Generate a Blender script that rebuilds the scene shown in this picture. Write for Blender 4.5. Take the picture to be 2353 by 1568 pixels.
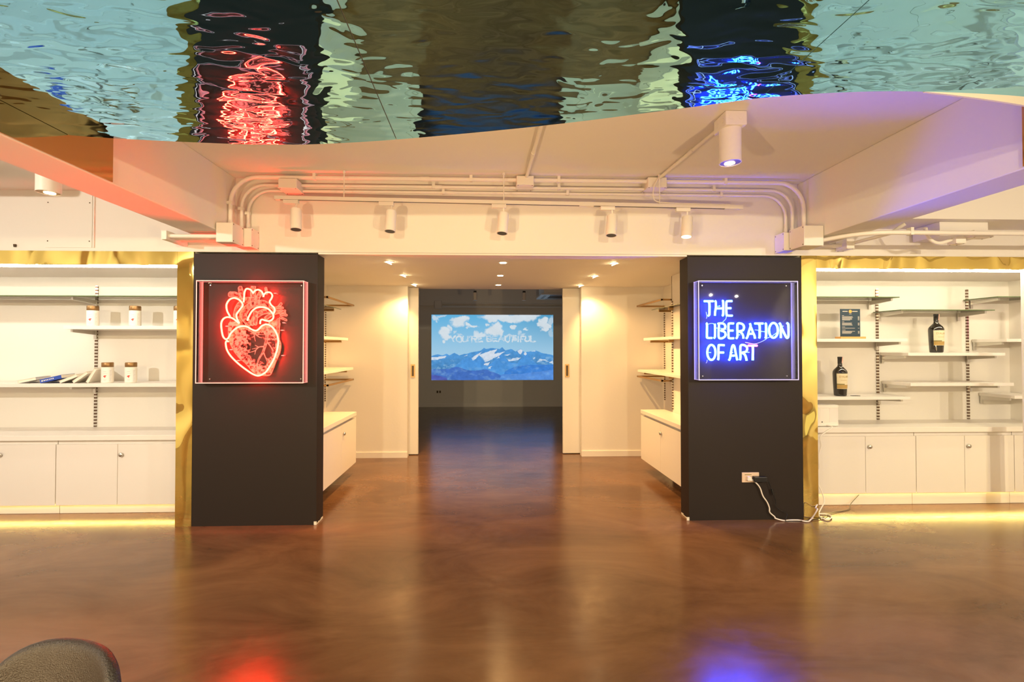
import bpy, math, random
import numpy as np
from mathutils import Vector, Matrix
for o in list(bpy.data.objects): bpy.data.objects.remove(o)
C = bpy.context.scene.collection
random.seed(4)
# ------------------------------------------------------------ camera
FOC, PX, PY, EYE = 1090.0, 1150.0, 784.0, 1.5
PITCH = math.atan(16 / FOC); YAW = -math.atan(35 / FOC)
cd = bpy.data.cameras.new('camera'); cam = bpy.data.objects.new('camera', cd); C.objects.link(cam)
cam.location = (0, 0, EYE); cam.rotation_euler = (math.pi / 2 + PITCH, 0, YAW)
cd.sensor_width = 36; cd.lens = 36 * FOC / 2353
cd.shift_x = (1176.5 - PX) / 2353; cd.shift_y = 0; cd.clip_start = .05
bpy.context.scene.camera = cam
RM = Matrix.Rotation(YAW, 3, 'Z') @ Matrix.Rotation(math.pi / 2 + PITCH, 3, 'X')
def at(px, py, X=None, Y=None, Z=None):
    """real point on a known plane of the room, measured from the photograph"""
    d = RM @ Vector(((px - PX) / FOC, -(py - PY) / FOC, -1))
    t = X / d.x if X is not None else Y / d.y if Y is not None else (Z - EYE) / d.z
    return Vector((d.x * t, d.y * t, EYE + d.z * t))
# ------------------------------------------------------------ view, world, room lights
S = bpy.context.scene
S.view_settings.view_transform = 'Standard'; S.view_settings.look = 'None'
S.view_settings.gamma = 1; S.view_settings.use_curve_mapping = False
S.view_settings.exposure = 0.5
S.cycles.max_bounces = 8; S.cycles.diffuse_bounces = 4; S.cycles.glossy_bounces = 5
S.cycles.transparent_max_bounces = 16; S.cycles.transmission_bounces = 4
S.cycles.sample_clamp_indirect = 4; S.cycles.caustics_reflective = False; S.cycles.caustics_refractive = False
W = bpy.data.worlds.new('world'); S.world = W; W.use_nodes = True
W.node_tree.nodes['Background'].inputs[0].default_value = (1, .82, .50, 1)
W.node_tree.nodes['Background'].inputs[1].default_value = 0.65
def area(name, loc, rot, size, power, col, sy=None, spread=None):
    l = bpy.data.lights.new(name, 'AREA'); l.energy = power; l.color = col
    l.size = size
    l.shape = 'DISK'
    if sy: l.shape = 'RECTANGLE'; l.size_y = sy
    if spread: l.spread = spread
    o = bpy.data.objects.new(name, l); C.objects.link(o); o.location = loc; o.rotation_euler = rot
    return o
R = math.radians
WARM = (1, .80, .46)
area('room_light', (-1.5, -1.0, 2.45), (R(55), 0, 0), .06, 48, WARM)
area('room_light', (1.3, -1.0, 2.45), (R(55), 0, 0), .06, 48, WARM)
area('room_light', (4.25, -.8, 2.5), (R(50), 0, R(15)), .04, 62, (1, .84, .62))
area('room_light', (4.85, -1.0, 2.5), (R(50), 0, R(15)), .04, 34, (1, .84, .62))
area('room_light', (-4.0, .6, 2.6), (R(45), 0, 0), .1, 60, (1, .92, .80))  # unseen fill lamp added to brighten the jar bay
for x_, w_, e_ in ((-4.1, 2.9, 3), (4.2, 2.5, 3.5)):   # lamps added to stand in for the gold's yellow reflections on the floor
    area('plinth_fill', (x_, 4.425, .085 if x_ < 0 else .118), (R(-72), 0, 0), w_, e_, (1, .72, .18), .015)
for x_, rz_, e_ in ((-1.9, -32, 22), (.2, 0, 4), (2.0, 32, 20)):   # unseen fill lamps added behind the camera to brighten ceiling and header
    area('ceiling_fill', (x_, -.5, .75), (R(118), 0, R(rz_)), .12, e_, (1, .68, .34), spread=R(110))
# ------------------------------------------------------------ materials
def mat(name, col, rough=.5, metal=0, spec=.5, bump=None, emis=None, es=0, coat=0, alpha=None):
    m = bpy.data.materials.new(name); m.use_nodes = True
    nt = m.node_tree; b = nt.nodes['Principled BSDF']
    b.inputs['Base Color'].default_value = (*col, 1); b.inputs['Roughness'].default_value = rough
    b.inputs['Metallic'].default_value = metal; b.inputs['Specular IOR Level'].default_value = spec
    b.inputs['Coat Weight'].default_value = coat
    if emis: b.inputs['Emission Color'].default_value = (*emis, 1); b.inputs['Emission Strength'].default_value = es
    tc = nt.nodes.new('ShaderNodeTexCoord'); mp = nt.nodes.new('ShaderNodeMapping')
    nt.links.new(tc.outputs['Object'], mp.inputs[0])
    n = nt.nodes.new('ShaderNodeTexNoise'); nt.links.new(mp.outputs[0], n.inputs[0])
    sc, st, dist = bump or (60, .04, .002)
    n.inputs['Scale'].default_value = sc; n.inputs['Detail'].default_value = 3
    bp = nt.nodes.new('ShaderNodeBump'); bp.inputs['Strength'].default_value = st; bp.inputs['Distance'].default_value = dist
    nt.links.new(n.outputs[0], bp.inputs['Height']); nt.links.new(bp.outputs[0], b.inputs['Normal'])
    m['n'] = 1
    return m
M = {}
M['wall'] = mat('wall_paint', (.80, .765, .70), .6, bump=(35, .06, .01))
M['white'] = mat('white_laminate', (.82, .78, .73), .35)
M['pipe'] = mat('painted_conduit', (.80, .76, .69), .45)
M['lampwhite'] = mat('white_powder_coat', (.84, .80, .73), .35)
M['pillar'] = mat('charcoal_paint', (.024, .018, .015), .5, 0, .2, bump=(45, .1, .004))
M['dark'] = mat('dark_plastic', (.01, .01, .011), .35)
M['steel'] = mat('brushed_steel', (.62, .6, .56), .3, 1)
M['bronze'] = mat('bronze_cap', (.30, .17, .07), .36, .7)
M['leather'] = mat('black_leather', (.022, .015, .010), .42, bump=(330, .8, .003))
M['cable_w'] = mat('white_cable_sheath', (.85, .8, .74), .4)
M['socket'] = mat('cream_plastic', (.72, .55, .40), .4)
M['paperw'] = mat('book_paper', (.85, .78, .66), .8)
M['cream'] = mat('book_cover_cream', (.86, .80, .70), .6)
M['blue'] = mat('book_cover_blue', (.02, .07, .42), .5)
M['magenta'] = mat('book_cover_magenta', (.5, .02, .2), .5)
M['pinewood'] = mat('pine_wood', (.62, .33, .10), .5, bump=(18, .2, .003))
M['navy'] = mat('menu_print', (.012, .035, .06), .4)
M['print'] = mat('pale_print', (.55, .5, .44), .6)
M['orange'] = mat('orange_print', (.9, .35, .06), .6)
M['red'] = mat('red_print', (.6, .05, .03), .6)
M['label'] = mat('bottle_label', (.72, .64, .44), .7)
M['ochre'] = mat('label_ochre', (.42, .27, .08), .7)
M['olive'] = mat('label_olive', (.2, .17, .05), .7)
M['bottle'] = mat('dark_bottle_glass', (.008, .006, .004), .06, spec=.9)
M['tag'] = mat('neck_label', (.7, .45, .38), .7)
M['chip'] = mat('bare_plaster', (.8, .74, .62), .8)
M['screw'] = mat('screw_head', (.10, .07, .04), .5, .5)
M['gap'] = mat('shadow_gap', (.35, .27, .2), .8)
M['fabric'] = mat('speaker_cloth', (.80, .76, .72), .9, bump=(400, .3, .002))
M['handle'] = mat('brass_pull', (.45, .28, .12), .35, .9)
# ripple mirror ceiling
def ripple(name, col, sx, sy, sc, st, rough=.02, coord='Object', sz=1):
    m = bpy.data.materials.new(name); m.use_nodes = True; nt = m.node_tree; b = nt.nodes['Principled BSDF']
    b.inputs['Base Color'].default_value = (*col, 1); b.inputs['Metallic'].default_value = 1; b.inputs['Roughness'].default_value = rough
    tc = nt.nodes.new('ShaderNodeTexCoord'); mp = nt.nodes.new('ShaderNodeMapping'); mp.inputs['Scale'].default_value = (sx, sy, sz)
    nt.links.new(tc.outputs[coord], mp.inputs[0])
    n = nt.nodes.new('ShaderNodeTexNoise'); nt.links.new(mp.outputs[0], n.inputs[0])
    n.inputs['Scale'].default_value = sc; n.inputs['Detail'].default_value = 1.2; n.inputs['Roughness'].default_value = .35; n.inputs['Distortion'].default_value = .5
    bp = nt.nodes.new('ShaderNodeBump'); bp.inputs['Strength'].default_value = 1; bp.inputs['Distance'].default_value = st
    nt.links.new(n.outputs[0], bp.inputs['Height']); nt.links.new(bp.outputs[0], b.inputs['Normal'])
    return m
M['mirror'] = ripple('water_ripple_steel', (.22, .60, .92), 1.0, 2.0, 6.0, .0055)
M['gold'] = ripple('gold_mirror_foil', (1.0, .80, .24), 1, 1, 3.2, .055, .03, sz=.5)
M['bronzemirror'] = ripple('bronze_mirror_sheet', (.66, .36, .16), 1, 1, 1.5, .006, .06)
# polished concrete
m = bpy.data.materials.new('polished_brown_concrete'); m.use_nodes = True; nt = m.node_tree; b = nt.nodes['Principled BSDF']; M['floor'] = m
tc = nt.nodes.new('ShaderNodeTexCoord')
mp = nt.nodes.new('ShaderNodeMapping'); mp.inputs['Scale'].default_value = (1.0, 2.2, 1); mp.inputs['Rotation'].default_value = (0, 0, .5)
nt.links.new(tc.outputs['Object'], mp.inputs[0])
n1 = nt.nodes.new('ShaderNodeTexNoise'); n1.inputs['Scale'].default_value = .9; n1.inputs['Detail'].default_value = 8; n1.inputs['Roughness'].default_value = .62; n1.inputs['Distortion'].default_value = .8
n2 = nt.nodes.new('ShaderNodeTexNoise'); n2.inputs['Scale'].default_value = 9; n2.inputs['Detail'].default_value = 6; n2.inputs['Distortion'].default_value = 1.5
n3 = nt.nodes.new('ShaderNodeTexNoise'); n3.inputs['Scale'].default_value = 3.2; n3.inputs['Detail'].default_value = 5; n3.inputs['Roughness'].default_value = .5; n3.inputs['Distortion'].default_value = 1.2
for n in (n1, n2, n3): nt.links.new(mp.outputs[0], n.inputs[0])
cr = nt.nodes.new('ShaderNodeValToRGB'); cr.color_ramp.elements[0].position = .3; cr.color_ramp.elements[0].color = (.088, .040, .018, 1)
cr.color_ramp.elements[1].position = .72; cr.color_ramp.elements[1].color = (.215, .108, .052, 1)
mxn = nt.nodes.new('ShaderNodeMix'); mxn.inputs[0].default_value = .10; nt.links.new(n1.outputs[0], mxn.inputs[2]); nt.links.new(n3.outputs[0], mxn.inputs[3]); nt.links.new(mxn.outputs[0], cr.inputs[0]); nt.links.new(cr.outputs[0], b.inputs['Base Color'])
mr = nt.nodes.new('ShaderNodeMapRange'); mr.inputs['From Min'].default_value = .3; mr.inputs['From Max'].default_value = .7
mr.inputs['To Min'].default_value = .15; mr.inputs['To Max'].default_value = .25
nt.links.new(n2.outputs[0], mr.inputs[0]); nt.links.new(mr.outputs[0], b.inputs['Roughness'])
b.inputs['Specular IOR Level'].default_value = .42
bp = nt.nodes.new('ShaderNodeBump'); bp.inputs['Strength'].default_value = .07; bp.inputs['Distance'].default_value = .003
nt.links.new(n3.outputs[0], bp.inputs['Height']); nt.links.new(bp.outputs[0], b.inputs['Normal'])
# clear acrylic / glass: see-through with a fresnel sheen
def clear(name, tint, rough=.01, f=1.45):
    m = bpy.data.materials.new(name); m.use_nodes = True; nt = m.node_tree; nt.nodes.clear()
    o = nt.nodes.new('ShaderNodeOutputMaterial'); mx = nt.nodes.new('ShaderNodeMixShader')
    t = nt.nodes.new('ShaderNodeBsdfTransparent'); t.inputs[0].default_value = (*tint, 1)
    g = nt.nodes.new('ShaderNodeBsdfGlossy'); g.inputs['Roughness'].default_value = rough
    fr = nt.nodes.new('ShaderNodeFresnel'); fr.inputs[0].default_value = f
    nt.links.new(fr.outputs[0], mx.inputs[0]); nt.links.new(t.outputs[0], mx.inputs[1]); nt.links.new(g.outputs[0], mx.inputs[2]); nt.links.new(mx.outputs[0], o.inputs[0])
    return m
M['acrylic'] = clear('clear_acrylic', (.97, .97, .97), f=1.33)
M['glass'] = clear('shelf_glass', (.97, .985, .96), f=1.18)
M['glassedge'] = mat('green_glass_edge', (.06, .10, .03), .15)
def emit(name, col, s):
    m = bpy.data.materials.new(name); m.use_nodes = True; nt = m.node_tree; nt.nodes.clear()
    o = nt.nodes.new('ShaderNodeOutputMaterial'); e = nt.nodes.new('ShaderNodeEmission')
    e.inputs[0].default_value = (*col, 1); e.inputs[1].default_value = s; nt.links.new(e.outputs[0], o.inputs[0]); return m
M['led'] = emit('led_strip_glow', (1, .94, .78), 38)
M['ledr'] = emit('led_strip_glow_yellow', (1, .89, .62), 52)
M['bulb'] = emit('lit_bulb', (1, .78, .42), 30)
M['bulb2'] = emit('dim_bulb', (1, .70, .40), 3)
M['neonred'] = emit('red_neon_gas', (1, .0068, .0027), 240)
M['neonblue'] = emit('blue_neon_gas', (.0085, .045, 1), 125)
M['neonpink'] = emit('pink_neon_gas', (1, .05, .4), 16)
M['edgered'] = mat('acrylic_edge_lit_red', (.85, .62, .58), .4, emis=(1, .32, .26), es=.75)
M['edgeblue'] = mat('acrylic_edge_lit_blue', (.7, .66, .8), .4, emis=(.55, .45, .9), es=.5)
M['tubeoff'] = mat('clear_tube_glass', (.75, .8, .95), .2)
# slotted rail: dark slots on bright steel
m = mat('slotted_rail', (.6, .6, .58), .25, 1); nt = m.node_tree; b = nt.nodes['Principled BSDF']
tc = nt.nodes.new('ShaderNodeTexCoord'); w = nt.nodes.new('ShaderNodeTexWave'); w.bands_direction = 'Z'; w.inputs['Scale'].default_value = 10
cr = nt.nodes.new('ShaderNodeValToRGB'); cr.color_ramp.interpolation = 'CONSTANT'; cr.color_ramp.elements[0].color = (.16, .10, .07, 1)
cr.color_ramp.elements[1].position = .5; cr.color_ramp.elements[1].color = (.75, .75, .72, 1)
nt.links.new(tc.outputs['Object'], w.inputs[0]); nt.links.new(w.outputs[1], cr.inputs[0]); nt.links.new(cr.outputs[0], b.inputs['Base Color'])
M['rail'] = m
# ------------------------------------------------------------ mesh helpers
class MB:
    def __init__(s): s.v = []; s.f = []
    def box(s, x0, x1, y0, y1, z0, z1):
        i = len(s.v); x0, x1 = sorted((x0, x1)); y0, y1 = sorted((y0, y1)); z0, z1 = sorted((z0, z1))
        s.v += [(x, y, z) for z in (z0, z1) for y in (y0, y1) for x in (x0, x1)]
        s.f += [(i, i + 2, i + 3, i + 1), (i + 4, i + 5, i + 7, i + 6), (i, i + 1, i + 5, i + 4), (i + 2, i + 6, i + 7, i + 3), (i, i + 4, i + 6, i + 2), (i + 1, i + 3, i + 7, i + 5)]
        return s
    def prism(s, poly, z0, z1):            # plan polygon, counter-clockwise
        i = len(s.v); n = len(poly)
        s.v += [(x, y, z0) for x, y in poly] + [(x, y, z1) for x, y in poly]
        s.f += [tuple(i + k for k in reversed(range(n))), tuple(i + n + k for k in range(n))]
        s.f += [(i + k, i + (k + 1) % n, i + n + (k + 1) % n, i + n + k) for k in range(n)]
        return s
    def hexa(s, p):                        # 8 corners: bottom loop 0-3, top loop 4-7
        i = len(s.v); s.v += [tuple(q) for q in p]
        s.f += [(i, i + 3, i + 2, i + 1), (i + 4, i + 5, i + 6, i + 7)] + [(i + k, i + (k + 1) % 4, i + 4 + (k + 1) % 4, i + 4 + k) for k in range(4)]
        return s
    def lathe(s, c, prof, n=24, rot=None): # prof: (radius, height)
        i = len(s.v); c = Vector(c)
        for r, h in prof:
            for k in range(n):
                p = Vector((r * math.cos(2 * math.pi * k / n), r * math.sin(2 * math.pi * k / n), h))
                if rot: p = rot @ p
                s.v.append(tuple(c + p))
        for j in range(len(prof) - 1):
            for k in range(n):
                a = i + j * n + k; b = i + j * n + (k + 1) % n
                s.f.append((a, b, b + n, a + n))
        s.f.append(tuple(i + k for k in reversed(range(n)))); s.f.append(tuple(i + (len(prof) - 1) * n + k for k in range(n)))
        return s
    def tube(s, pts, r, n=8):
        pts = [Vector(p) for p in pts]; i = len(s.v); N = len(pts); up = None
        for k, p in enumerate(pts):
            d = (pts[min(k + 1, N - 1)] - pts[max(k - 1, 0)]).normalized()
            if up is None: up = d.orthogonal().normalized()
            up = (up - d * up.dot(d))
            up = up.normalized() if up.length > 1e-6 else d.orthogonal().normalized()
            q = d.cross(up)
            for a in range(n):
                t = 2 * math.pi * a / n; s.v.append(tuple(p + up * (r * math.cos(t)) + q * (r * math.sin(t))))
        for k in range(N - 1):
            for a in range(n):
                x = i + k * n + a; y = i + k * n + (a + 1) % n; s.f.append((x, y, y + n, x + n))
        s.f.append(tuple(i + a for a in reversed(range(n)))); s.f.append(tuple(i + (N - 1) * n + a for a in range(n)))
        return s
    def build(s, name, material, parent=None, smooth=False, bevel=0):
        w = Vector(wloc(parent)) if parent else Vector((0, 0, 0))
        me = bpy.data.meshes.new(name); me.from_pydata([tuple(Vector(p) - w) for p in s.v], [], s.f); me.validate()
        if smooth: me.polygons.foreach_set('use_smooth', [True] * len(me.polygons))
        o = bpy.data.objects.new(name, me); C.objects.link(o); me.materials.append(material if not isinstance(material, str) else M[material])
        if parent: o.parent = parent
        if smooth: md = o.modifiers.new('es', 'EDGE_SPLIT'); md.split_angle = R(40)
        if bevel: md = o.modifiers.new('bv', 'BEVEL'); md.width = bevel; md.segments = 2; md.limit_method = 'ANGLE'
        return o
def wloc(o):
    v = Vector((0, 0, 0))
    while o: v = v + o.location; o = o.parent
    return v
def tag(o, label, cat, group=None):
    o['label'] = label; o['category'] = cat
    if group: o['group'] = group
    return o
def thing(name, loc, label, cat, group=None):
    o = bpy.data.objects.new(name, None); o.empty_display_size = .1; C.objects.link(o); o.location = loc
    return tag(o, label, cat, group)
def struct(o): o['kind'] = 'structure'; return o
def kids(o): return [c for c in bpy.data.objects if c.parent == o]
def copy_tree(o, loc=None, label=None, parent=None):
    c = o.copy(); C.objects.link(c)
    if parent: c.parent = parent
    if loc is not None: c.location = loc
    if label: c['label'] = label
    for k in kids(o): copy_tree(k, parent=c)
    return c
def smooth(pts, k=6, closed=False):
    P = [Vector(p) for p in pts]; n = len(P); out = []
    for i in range(n if closed else n - 1):
        a, b, c, d = (P[(i - 1) % n], P[i], P[(i + 1) % n], P[(i + 2) % n]) if closed else (P[max(i - 1, 0)], P[i], P[i + 1], P[min(i + 2, n - 1)])
        for j in range(k):
            t = j / k
            out.append(.5 * ((2 * b) + (c - a) * t + (2 * a - 5 * b + 4 * c - d) * t * t + (3 * b - a - 3 * c + d) * t ** 3))
    out.append(P[0] if closed else P[-1])
    return out
# ------------------------------------------------------------ shell
YF = 4.10           # front plane of header and pillars
ZC = 2.95; ZH = 2.303; ZM = 2.585; ZB = 2.43
struct(MB().box(-6, 6, -3.5, 12.3, -.1, 0).build('floor', 'floor'))
struct(MB().box(-6, 6, -3.5, YF + .3, ZC, ZC + .1).build('ceiling', 'wall'))
struct(MB().box(-5.6, -2.42, .5, YF, 2.83, 2.949).build('ceiling_bay_left', 'wall'))
struct(MB().box(-5.7, -5.6, -3.5, 5, 0, ZC).build('wall_left', 'wall'))
struct(MB().box(5.55, 5.65, -3.5, 5, 0, ZC).build('wall_right', 'wall'))
struct(MB().box(-5.6, 5.55, YF, YF + .15, 2.318, ZC).build('wall_header', 'wall'))
struct(MB().box(-1.43, 1.77, YF, YF + .15, ZH, 2.32).build('trim_1', 'wall'))
def beam(x0, x1, nm, zb):
    return struct(MB().box(x0, x1, -3.4, YF, zb, ZC).build(nm, 'wall', bevel=.006))
beam(-2.42, -2.13, 'ceiling_beam_left', 2.437); beam(2.765, 3.04, 'ceiling_beam_right', 2.42)
struct(MB().box(3.04, 5.55, 3.76, YF, 2.56, ZC).build('ceiling_beam_cross', 'wall'))
# bronze mirror sheets cladding the beam faces near the camera
tag(MB().box(-2.128, -2.122, -1.2, 2.76, 2.445, 2.945).build('bronze_mirror_panel', 'bronzemirror'), 'bronze mirrored sheet on the orange-lit side of the ceiling beam above the jars', 'mirror panel')
tag(MB().box(2.752, 2.758, -1.2, 2.33, 2.43, 2.945).build('bronze_mirror_panel', 'bronzemirror'), 'mirrored sheet on the beam at the far right picture edge', 'mirror panel')
# canopy carrying the ripple mirror
edge = [(-2.13, 2.468), (-1.931, 2.501), (-1.42, 2.545), (-1.101, 2.55), (-.868, 2.535), (-.441, 2.464), (.265, 2.296), (.877, 2.108), (1.197, 2.004), (1.54, 1.947), (1.868, 1.933), (2.322, 1.957), (2.75, 2.03)]
E2 = [(p.x, p.y) for p in smooth([(x, y, 0) for x, y in edge], 6)]
def clipx(a, b):
    def yy(x):
        for (x0, y0), (x1, y1) in zip(E2, E2[1:]):
            if x0 <= x <= x1: return y0 + (y1 - y0) * (x - x0) / max(x1 - x0, 1e-9)
        return E2[-1][1] if x > 1 else E2[0][1]
    return [(a, yy(a))] + [p for p in E2 if a < p[0] < b] + [(b, yy(b))]
pl = clipx(-2.119, 2.75)
struct(MB().prism([(-2.119, -1.5), (2.75, -1.5)] + pl[::-1], ZM + .006, ZC - .001).build('ceiling_canopy', 'wall'))
for a, b_, lab in ((-2.119, -.464, 'rippled water-effect mirror ceiling sheet reflecting the red heart sign'), (-.460, 1.193, 'dark rippled mirror ceiling sheet above the passage between the two pillars'), (1.197, 2.75, 'rippled mirror ceiling sheet nearest the single ceiling spotlight, reflecting blue light')):
    q = clipx(a, b_)
    tag(MB().prism([(a, -1.5), (b_, -1.5)] + q[::-1], ZM, ZM + .005).build('ripple_mirror_sheet', 'mirror'), lab, 'ceiling mirror', 'rippled mirror ceiling')
# white fascia strip dropping below the mirror on the right
q = clipx(1.86, 2.75); mb = MB()
for (x0, y0), (x1, y1) in zip(q, q[1:]):
    h0 = .065 * min(1, (x0 - 1.86) / .8); h1 = .065 * min(1, (x1 - 1.86) / .8)
    mb.hexa([(x0, y0, ZM - h0), (x1, y1, ZM - h1), (x1, y1 + .01, ZM - h1), (x0, y0 + .01, ZM - h0), (x0, y0, ZM + .02), (x1, y1, ZM + .02), (x1, y1 + .01, ZM + .02), (x0, y0 + .01, ZM + .02)])
struct(mb.build('trim_2', 'wall'))
# pillars
def pillar(x0, x1, nm, inner):
    d = .155
    o = struct(MB().box(x0, x1, YF - .012, YF + d, 0, ZH - .004).build(nm, 'pillar'))
    c = MB()
    for k in range(9):
        y = YF + .0 + k * .017; h = .004 + .011 * random.random()
        c.box(inner - .001, inner + .002, y, y + .012, .001, .006 + h)
    c.box(inner - .02, inner + .003, YF - .0135, YF - .011, .001, .03)
    c.build('chipped_edge', 'chip', o)
    return o
pillar(-2.466, -1.43, 'pillar_left', -1.43); pillar(1.77, 2.785, 'pillar_right', 1.77)
# bays
def bay(xa, xb, side, nm):
    struct(MB().box(min(xa, xb), max(xa, xb), 4.85, 4.95, 0, 2.318).build('wall_bay_' + nm, 'wall'))
    struct(MB().box(min(xa, xb), max(xa, xb), YF + .02, 4.85, 2.205, 2.31).build('ceiling_recess_' + nm, 'white'))
bay(-5.6, -2.60, -1, 'left'); bay(2.92, 5.55, 1, 'right')
struct(MB().box(-2.60, -1.90, YF + .156, 4.95, 0, 2.318).build('wall_partition_left', 'wall'))
struct(MB().box(2.21, 2.92, YF + .156, 4.95, 0, 2.318).build('wall_partition_right', 'wall'))
struct(MB().box(-2.602, -2.467, YF + .012, YF + .156, 0, 2.318).build('trim_3', 'wall')); struct(MB().box(2.786, 2.921, YF + .012, YF + .156, 0, 2.318).build('trim_4', 'wall'))
struct(MB().box(4.79, 4.92, YF - .05, YF - .012, 0, 2.203).build('wall_bay_end', 'white'))
for s, x0, x1, lab, l2 in ((-1, -2.603, -2.468, 'gold mirror surround framing the shelf bay with the jars', 0), (1, 2.787, 2.922, 'gold mirror surround framing the wine shelf bay', 1)):
    t = thing('gold_surround', (x0, YF, 0), lab, 'gold frame', 'gold mirror bay surrounds')
    MB().box(x0, x1, YF - .012, YF + .01, 0, 2.316).build('side_panel', 'gold', t)
    far = -5.59 if s < 0 else 5.54
    a, b_ = (far, x0 - .001) if s < 0 else (x1 + .001, far)
    MB().box(a, b_, YF - .012, YF + .01, 2.203, 2.316).build('top_panel', 'gold', t)
for a, b_, lab in ((-5.55, -2.62, 'glowing LED strip under the gold band over the jar shelves'), (2.94, 5.5, 'glowing LED strip under the gold band over the wine bottles')):
    tag(MB().box(a, b_, YF + .05, YF + .068, 2.192, 2.204).build('led_strip', 'led' if a < 0 else 'ledr'), lab, 'light strip', 'LED strips over the bays')
# passage
Z2 = 2.352
struct(MB().box(-2.3, 2.6, YF + .15, 6.86, Z2, Z2 + .1).build('ceiling_passage', 'wall'))
struct(MB().box(-1.98, -1.90, 4.95, 5.45, 0, Z2).build('wall_passage_left', 'wall'))
struct(MB().box(-2.25, -2.17, 5.45, 6.62, 0, Z2).build('wall_alcove_left', 'wall'))
struct(MB().box(-2.17, -1.90, 5.44, 5.45, 0, Z2).build('trim_5', 'wall'))
struct(MB().box(2.21, 2.29, 4.95, 5.55, 0, Z2).build('wall_passage_right', 'wall'))
struct(MB().box(2.49, 2.57, 5.55, 6.62, 0, Z2).build('wall_alcove_right', 'wall'))
struct(MB().box(2.21, 2.49, 5.54, 5.55, 0, Z2).build('trim_6', 'wall'))
struct(MB().box(-2.25, -1.065, 6.55, 6.66, 0, Z2).build('wall_back_left', 'wall'))
struct(MB().box(1.335, 2.57, 6.55, 6.66, 0, Z2).build('wall_back_right', 'wall'))
struct(MB().box(-3.6, -1.0, 6.80, 6.86, 0, 3.2).build('wall_inner_left', 'wall')); struct(MB().box(1.2, 4.0, 6.80, 6.86, 0, 3.2).build('wall_inner_right', 'wall'))
struct(MB().box(-1.0, 1.2, 6.80, 6.86, Z2 + .002, 3.2).build('wall_inner_header', 'wall'))
struct(MB().box(-2.17, -1.062, 6.535, 6.55, 0, .075).build('baseboard_left', 'white')); struct(MB().box(1.332, 2.49, 6.535, 6.55, 0, .075).build('baseboard_right', 'white'))
for nm, x0, x1, hx, side in (('door_1', -1.42, -.94, -1.015, -1), ('door_2', 1.10, 1.66, 1.16, 1)):
    d = struct(MB().box(x0, x1, 6.70, 6.745, .012, Z2 - .004).build(nm, 'wall'))
    hz0 = 1.5 - 67 * 6.75 / 1090; hz1 = 1.5 - 37 * 6.75 / 1090
    h = MB().box(hx - .03, hx + .03, 6.694, 6.70, hz0, hz1).build('pull_handle', 'handle', d)
    MB().box(hx - .015, hx + .015, 6.692, 6.6945, hz0 + .02, hz1 - .02).build('recess', 'screw', h); h['label'] = 'recessed brass flush pull'
# back room
struct(MB().box(-3.6, 4.0, 12.12, 12.25, 0, 3.2).build('wall_screen', 'wall')); struct(MB().box(-3.7, -3.6, 6.8, 12.25, 0, 3.2).build('wall_backroom_left', 'wall'))
struct(MB().box(4.0, 4.1, 6.8, 12.25, 0, 3.2).build('wall_backroom_right', 'wall')); struct(MB().box(-3.7, 4.1, 6.8, 12.25, 3.2, 3.3).build('ceiling_backroom', 'wall'))
struct(MB().box(-3.6, 4.0, 12.105, 12.12, 0, .09).build('baseboard_back', 'white'))
struct(MB().box(-3.6, 4.0, 12.06, 12.12, 2.575, 3.2).build('trim_7', 'wall'))
# ------------------------------------------------------------ bay cabinets
def knob(t, x, y, z, dx=0, dy=-1):
    """round key-lock knob on a door face"""
    rot = Vector((0, 0, 1)).rotation_difference(Vector((dx, dy, 0))).to_matrix()
    k = MB().lathe((x, y, z), [(.016, 0), (.016, .006), (.019, .008), (.019, .016), (.014, .022), (.004, .024)], 18, rot).build('lock_knob', 'steel', t, smooth=True)
    k['label'] = 'round steel lock knob'
def bay_unit(xs, z0, z1, zc, lab, knobs):
    x0, x1 = xs[0], xs[-1]
    t = thing('base_cabinet', ((x0 + x1) / 2, 4.4, 0), lab, 'cabinet', 'white base cabinets in the bays')
    MB().box(x0 + .002, x1 - .002, 4.42, 4.845, z0 + .005, zc).build('body', 'white', t)
    MB().box(x0 + .001, x1 - .001, 4.445, 4.47, .002, z0 + .004).build('plinth', 'white', t)
    for a, b_ in zip(xs, xs[1:]):
        d = MB().box(a + .002, b_ - .002, 4.398, 4.418, z0, z1).build('door', 'white', t, bevel=.0015)
        for kx, kz in knobs:
            if a < kx < b_: knob(d, kx, 4.398, kz)
    return t
bay_unit([-5.4, -4.88, -4.37, -3.853], .088, .632, .665, 'white cabinet under the leaning books, cut by the left picture edge', [(-4.33, .545)])
bay_unit([-3.85, -3.311, -2.79], .088, .632, .665, 'white two-door cabinet with one steel lock, next to the heart-sign pillar', [(at(280, 1045, Y=4.4).x, at(280, 1045, Y=4.4).z)])
bay_unit([3.135, 3.603, 4.095], .123, .662, .70, 'white two-door cabinet below the white speaker', [(at(1997, 1027, Y=4.4).x, .565)])
bay_unit([4.097, 4.574, 5.064], .123, .662, .70, 'white two-door cabinet below the right-hand wine bottle', [])
knob(bpy.data.objects['base_cabinet.003'], at(2224, 1026, Y=4.4).x, 4.398, .565)
bay_unit([5.066, 5.54], .123, .662, .70, 'white cabinet at the right picture edge, mostly behind the bay end panel', [])
tag(MB().box(-5.59, -2.62, 4.375, 4.848, .67, .715).build('worktop', 'white', bevel=.003), 'long white worktop below the shelf of jars and books', 'worktop')
tag(MB().box(2.94, 5.545, 4.375, 4.848, .70, .748).build('worktop', 'white', bevel=.003), 'long white worktop carrying the small white speaker', 'worktop')
MB().box(-2.79, -2.62, 4.42, 4.84, .002, .67).build('end_panel', 'white', bpy.data.objects['base_cabinet.001'])
MB().box(2.94, 3.13, 4.42, 4.84, .002, .70).build('end_panel', 'white', bpy.data.objects['base_cabinet.002'])
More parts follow.
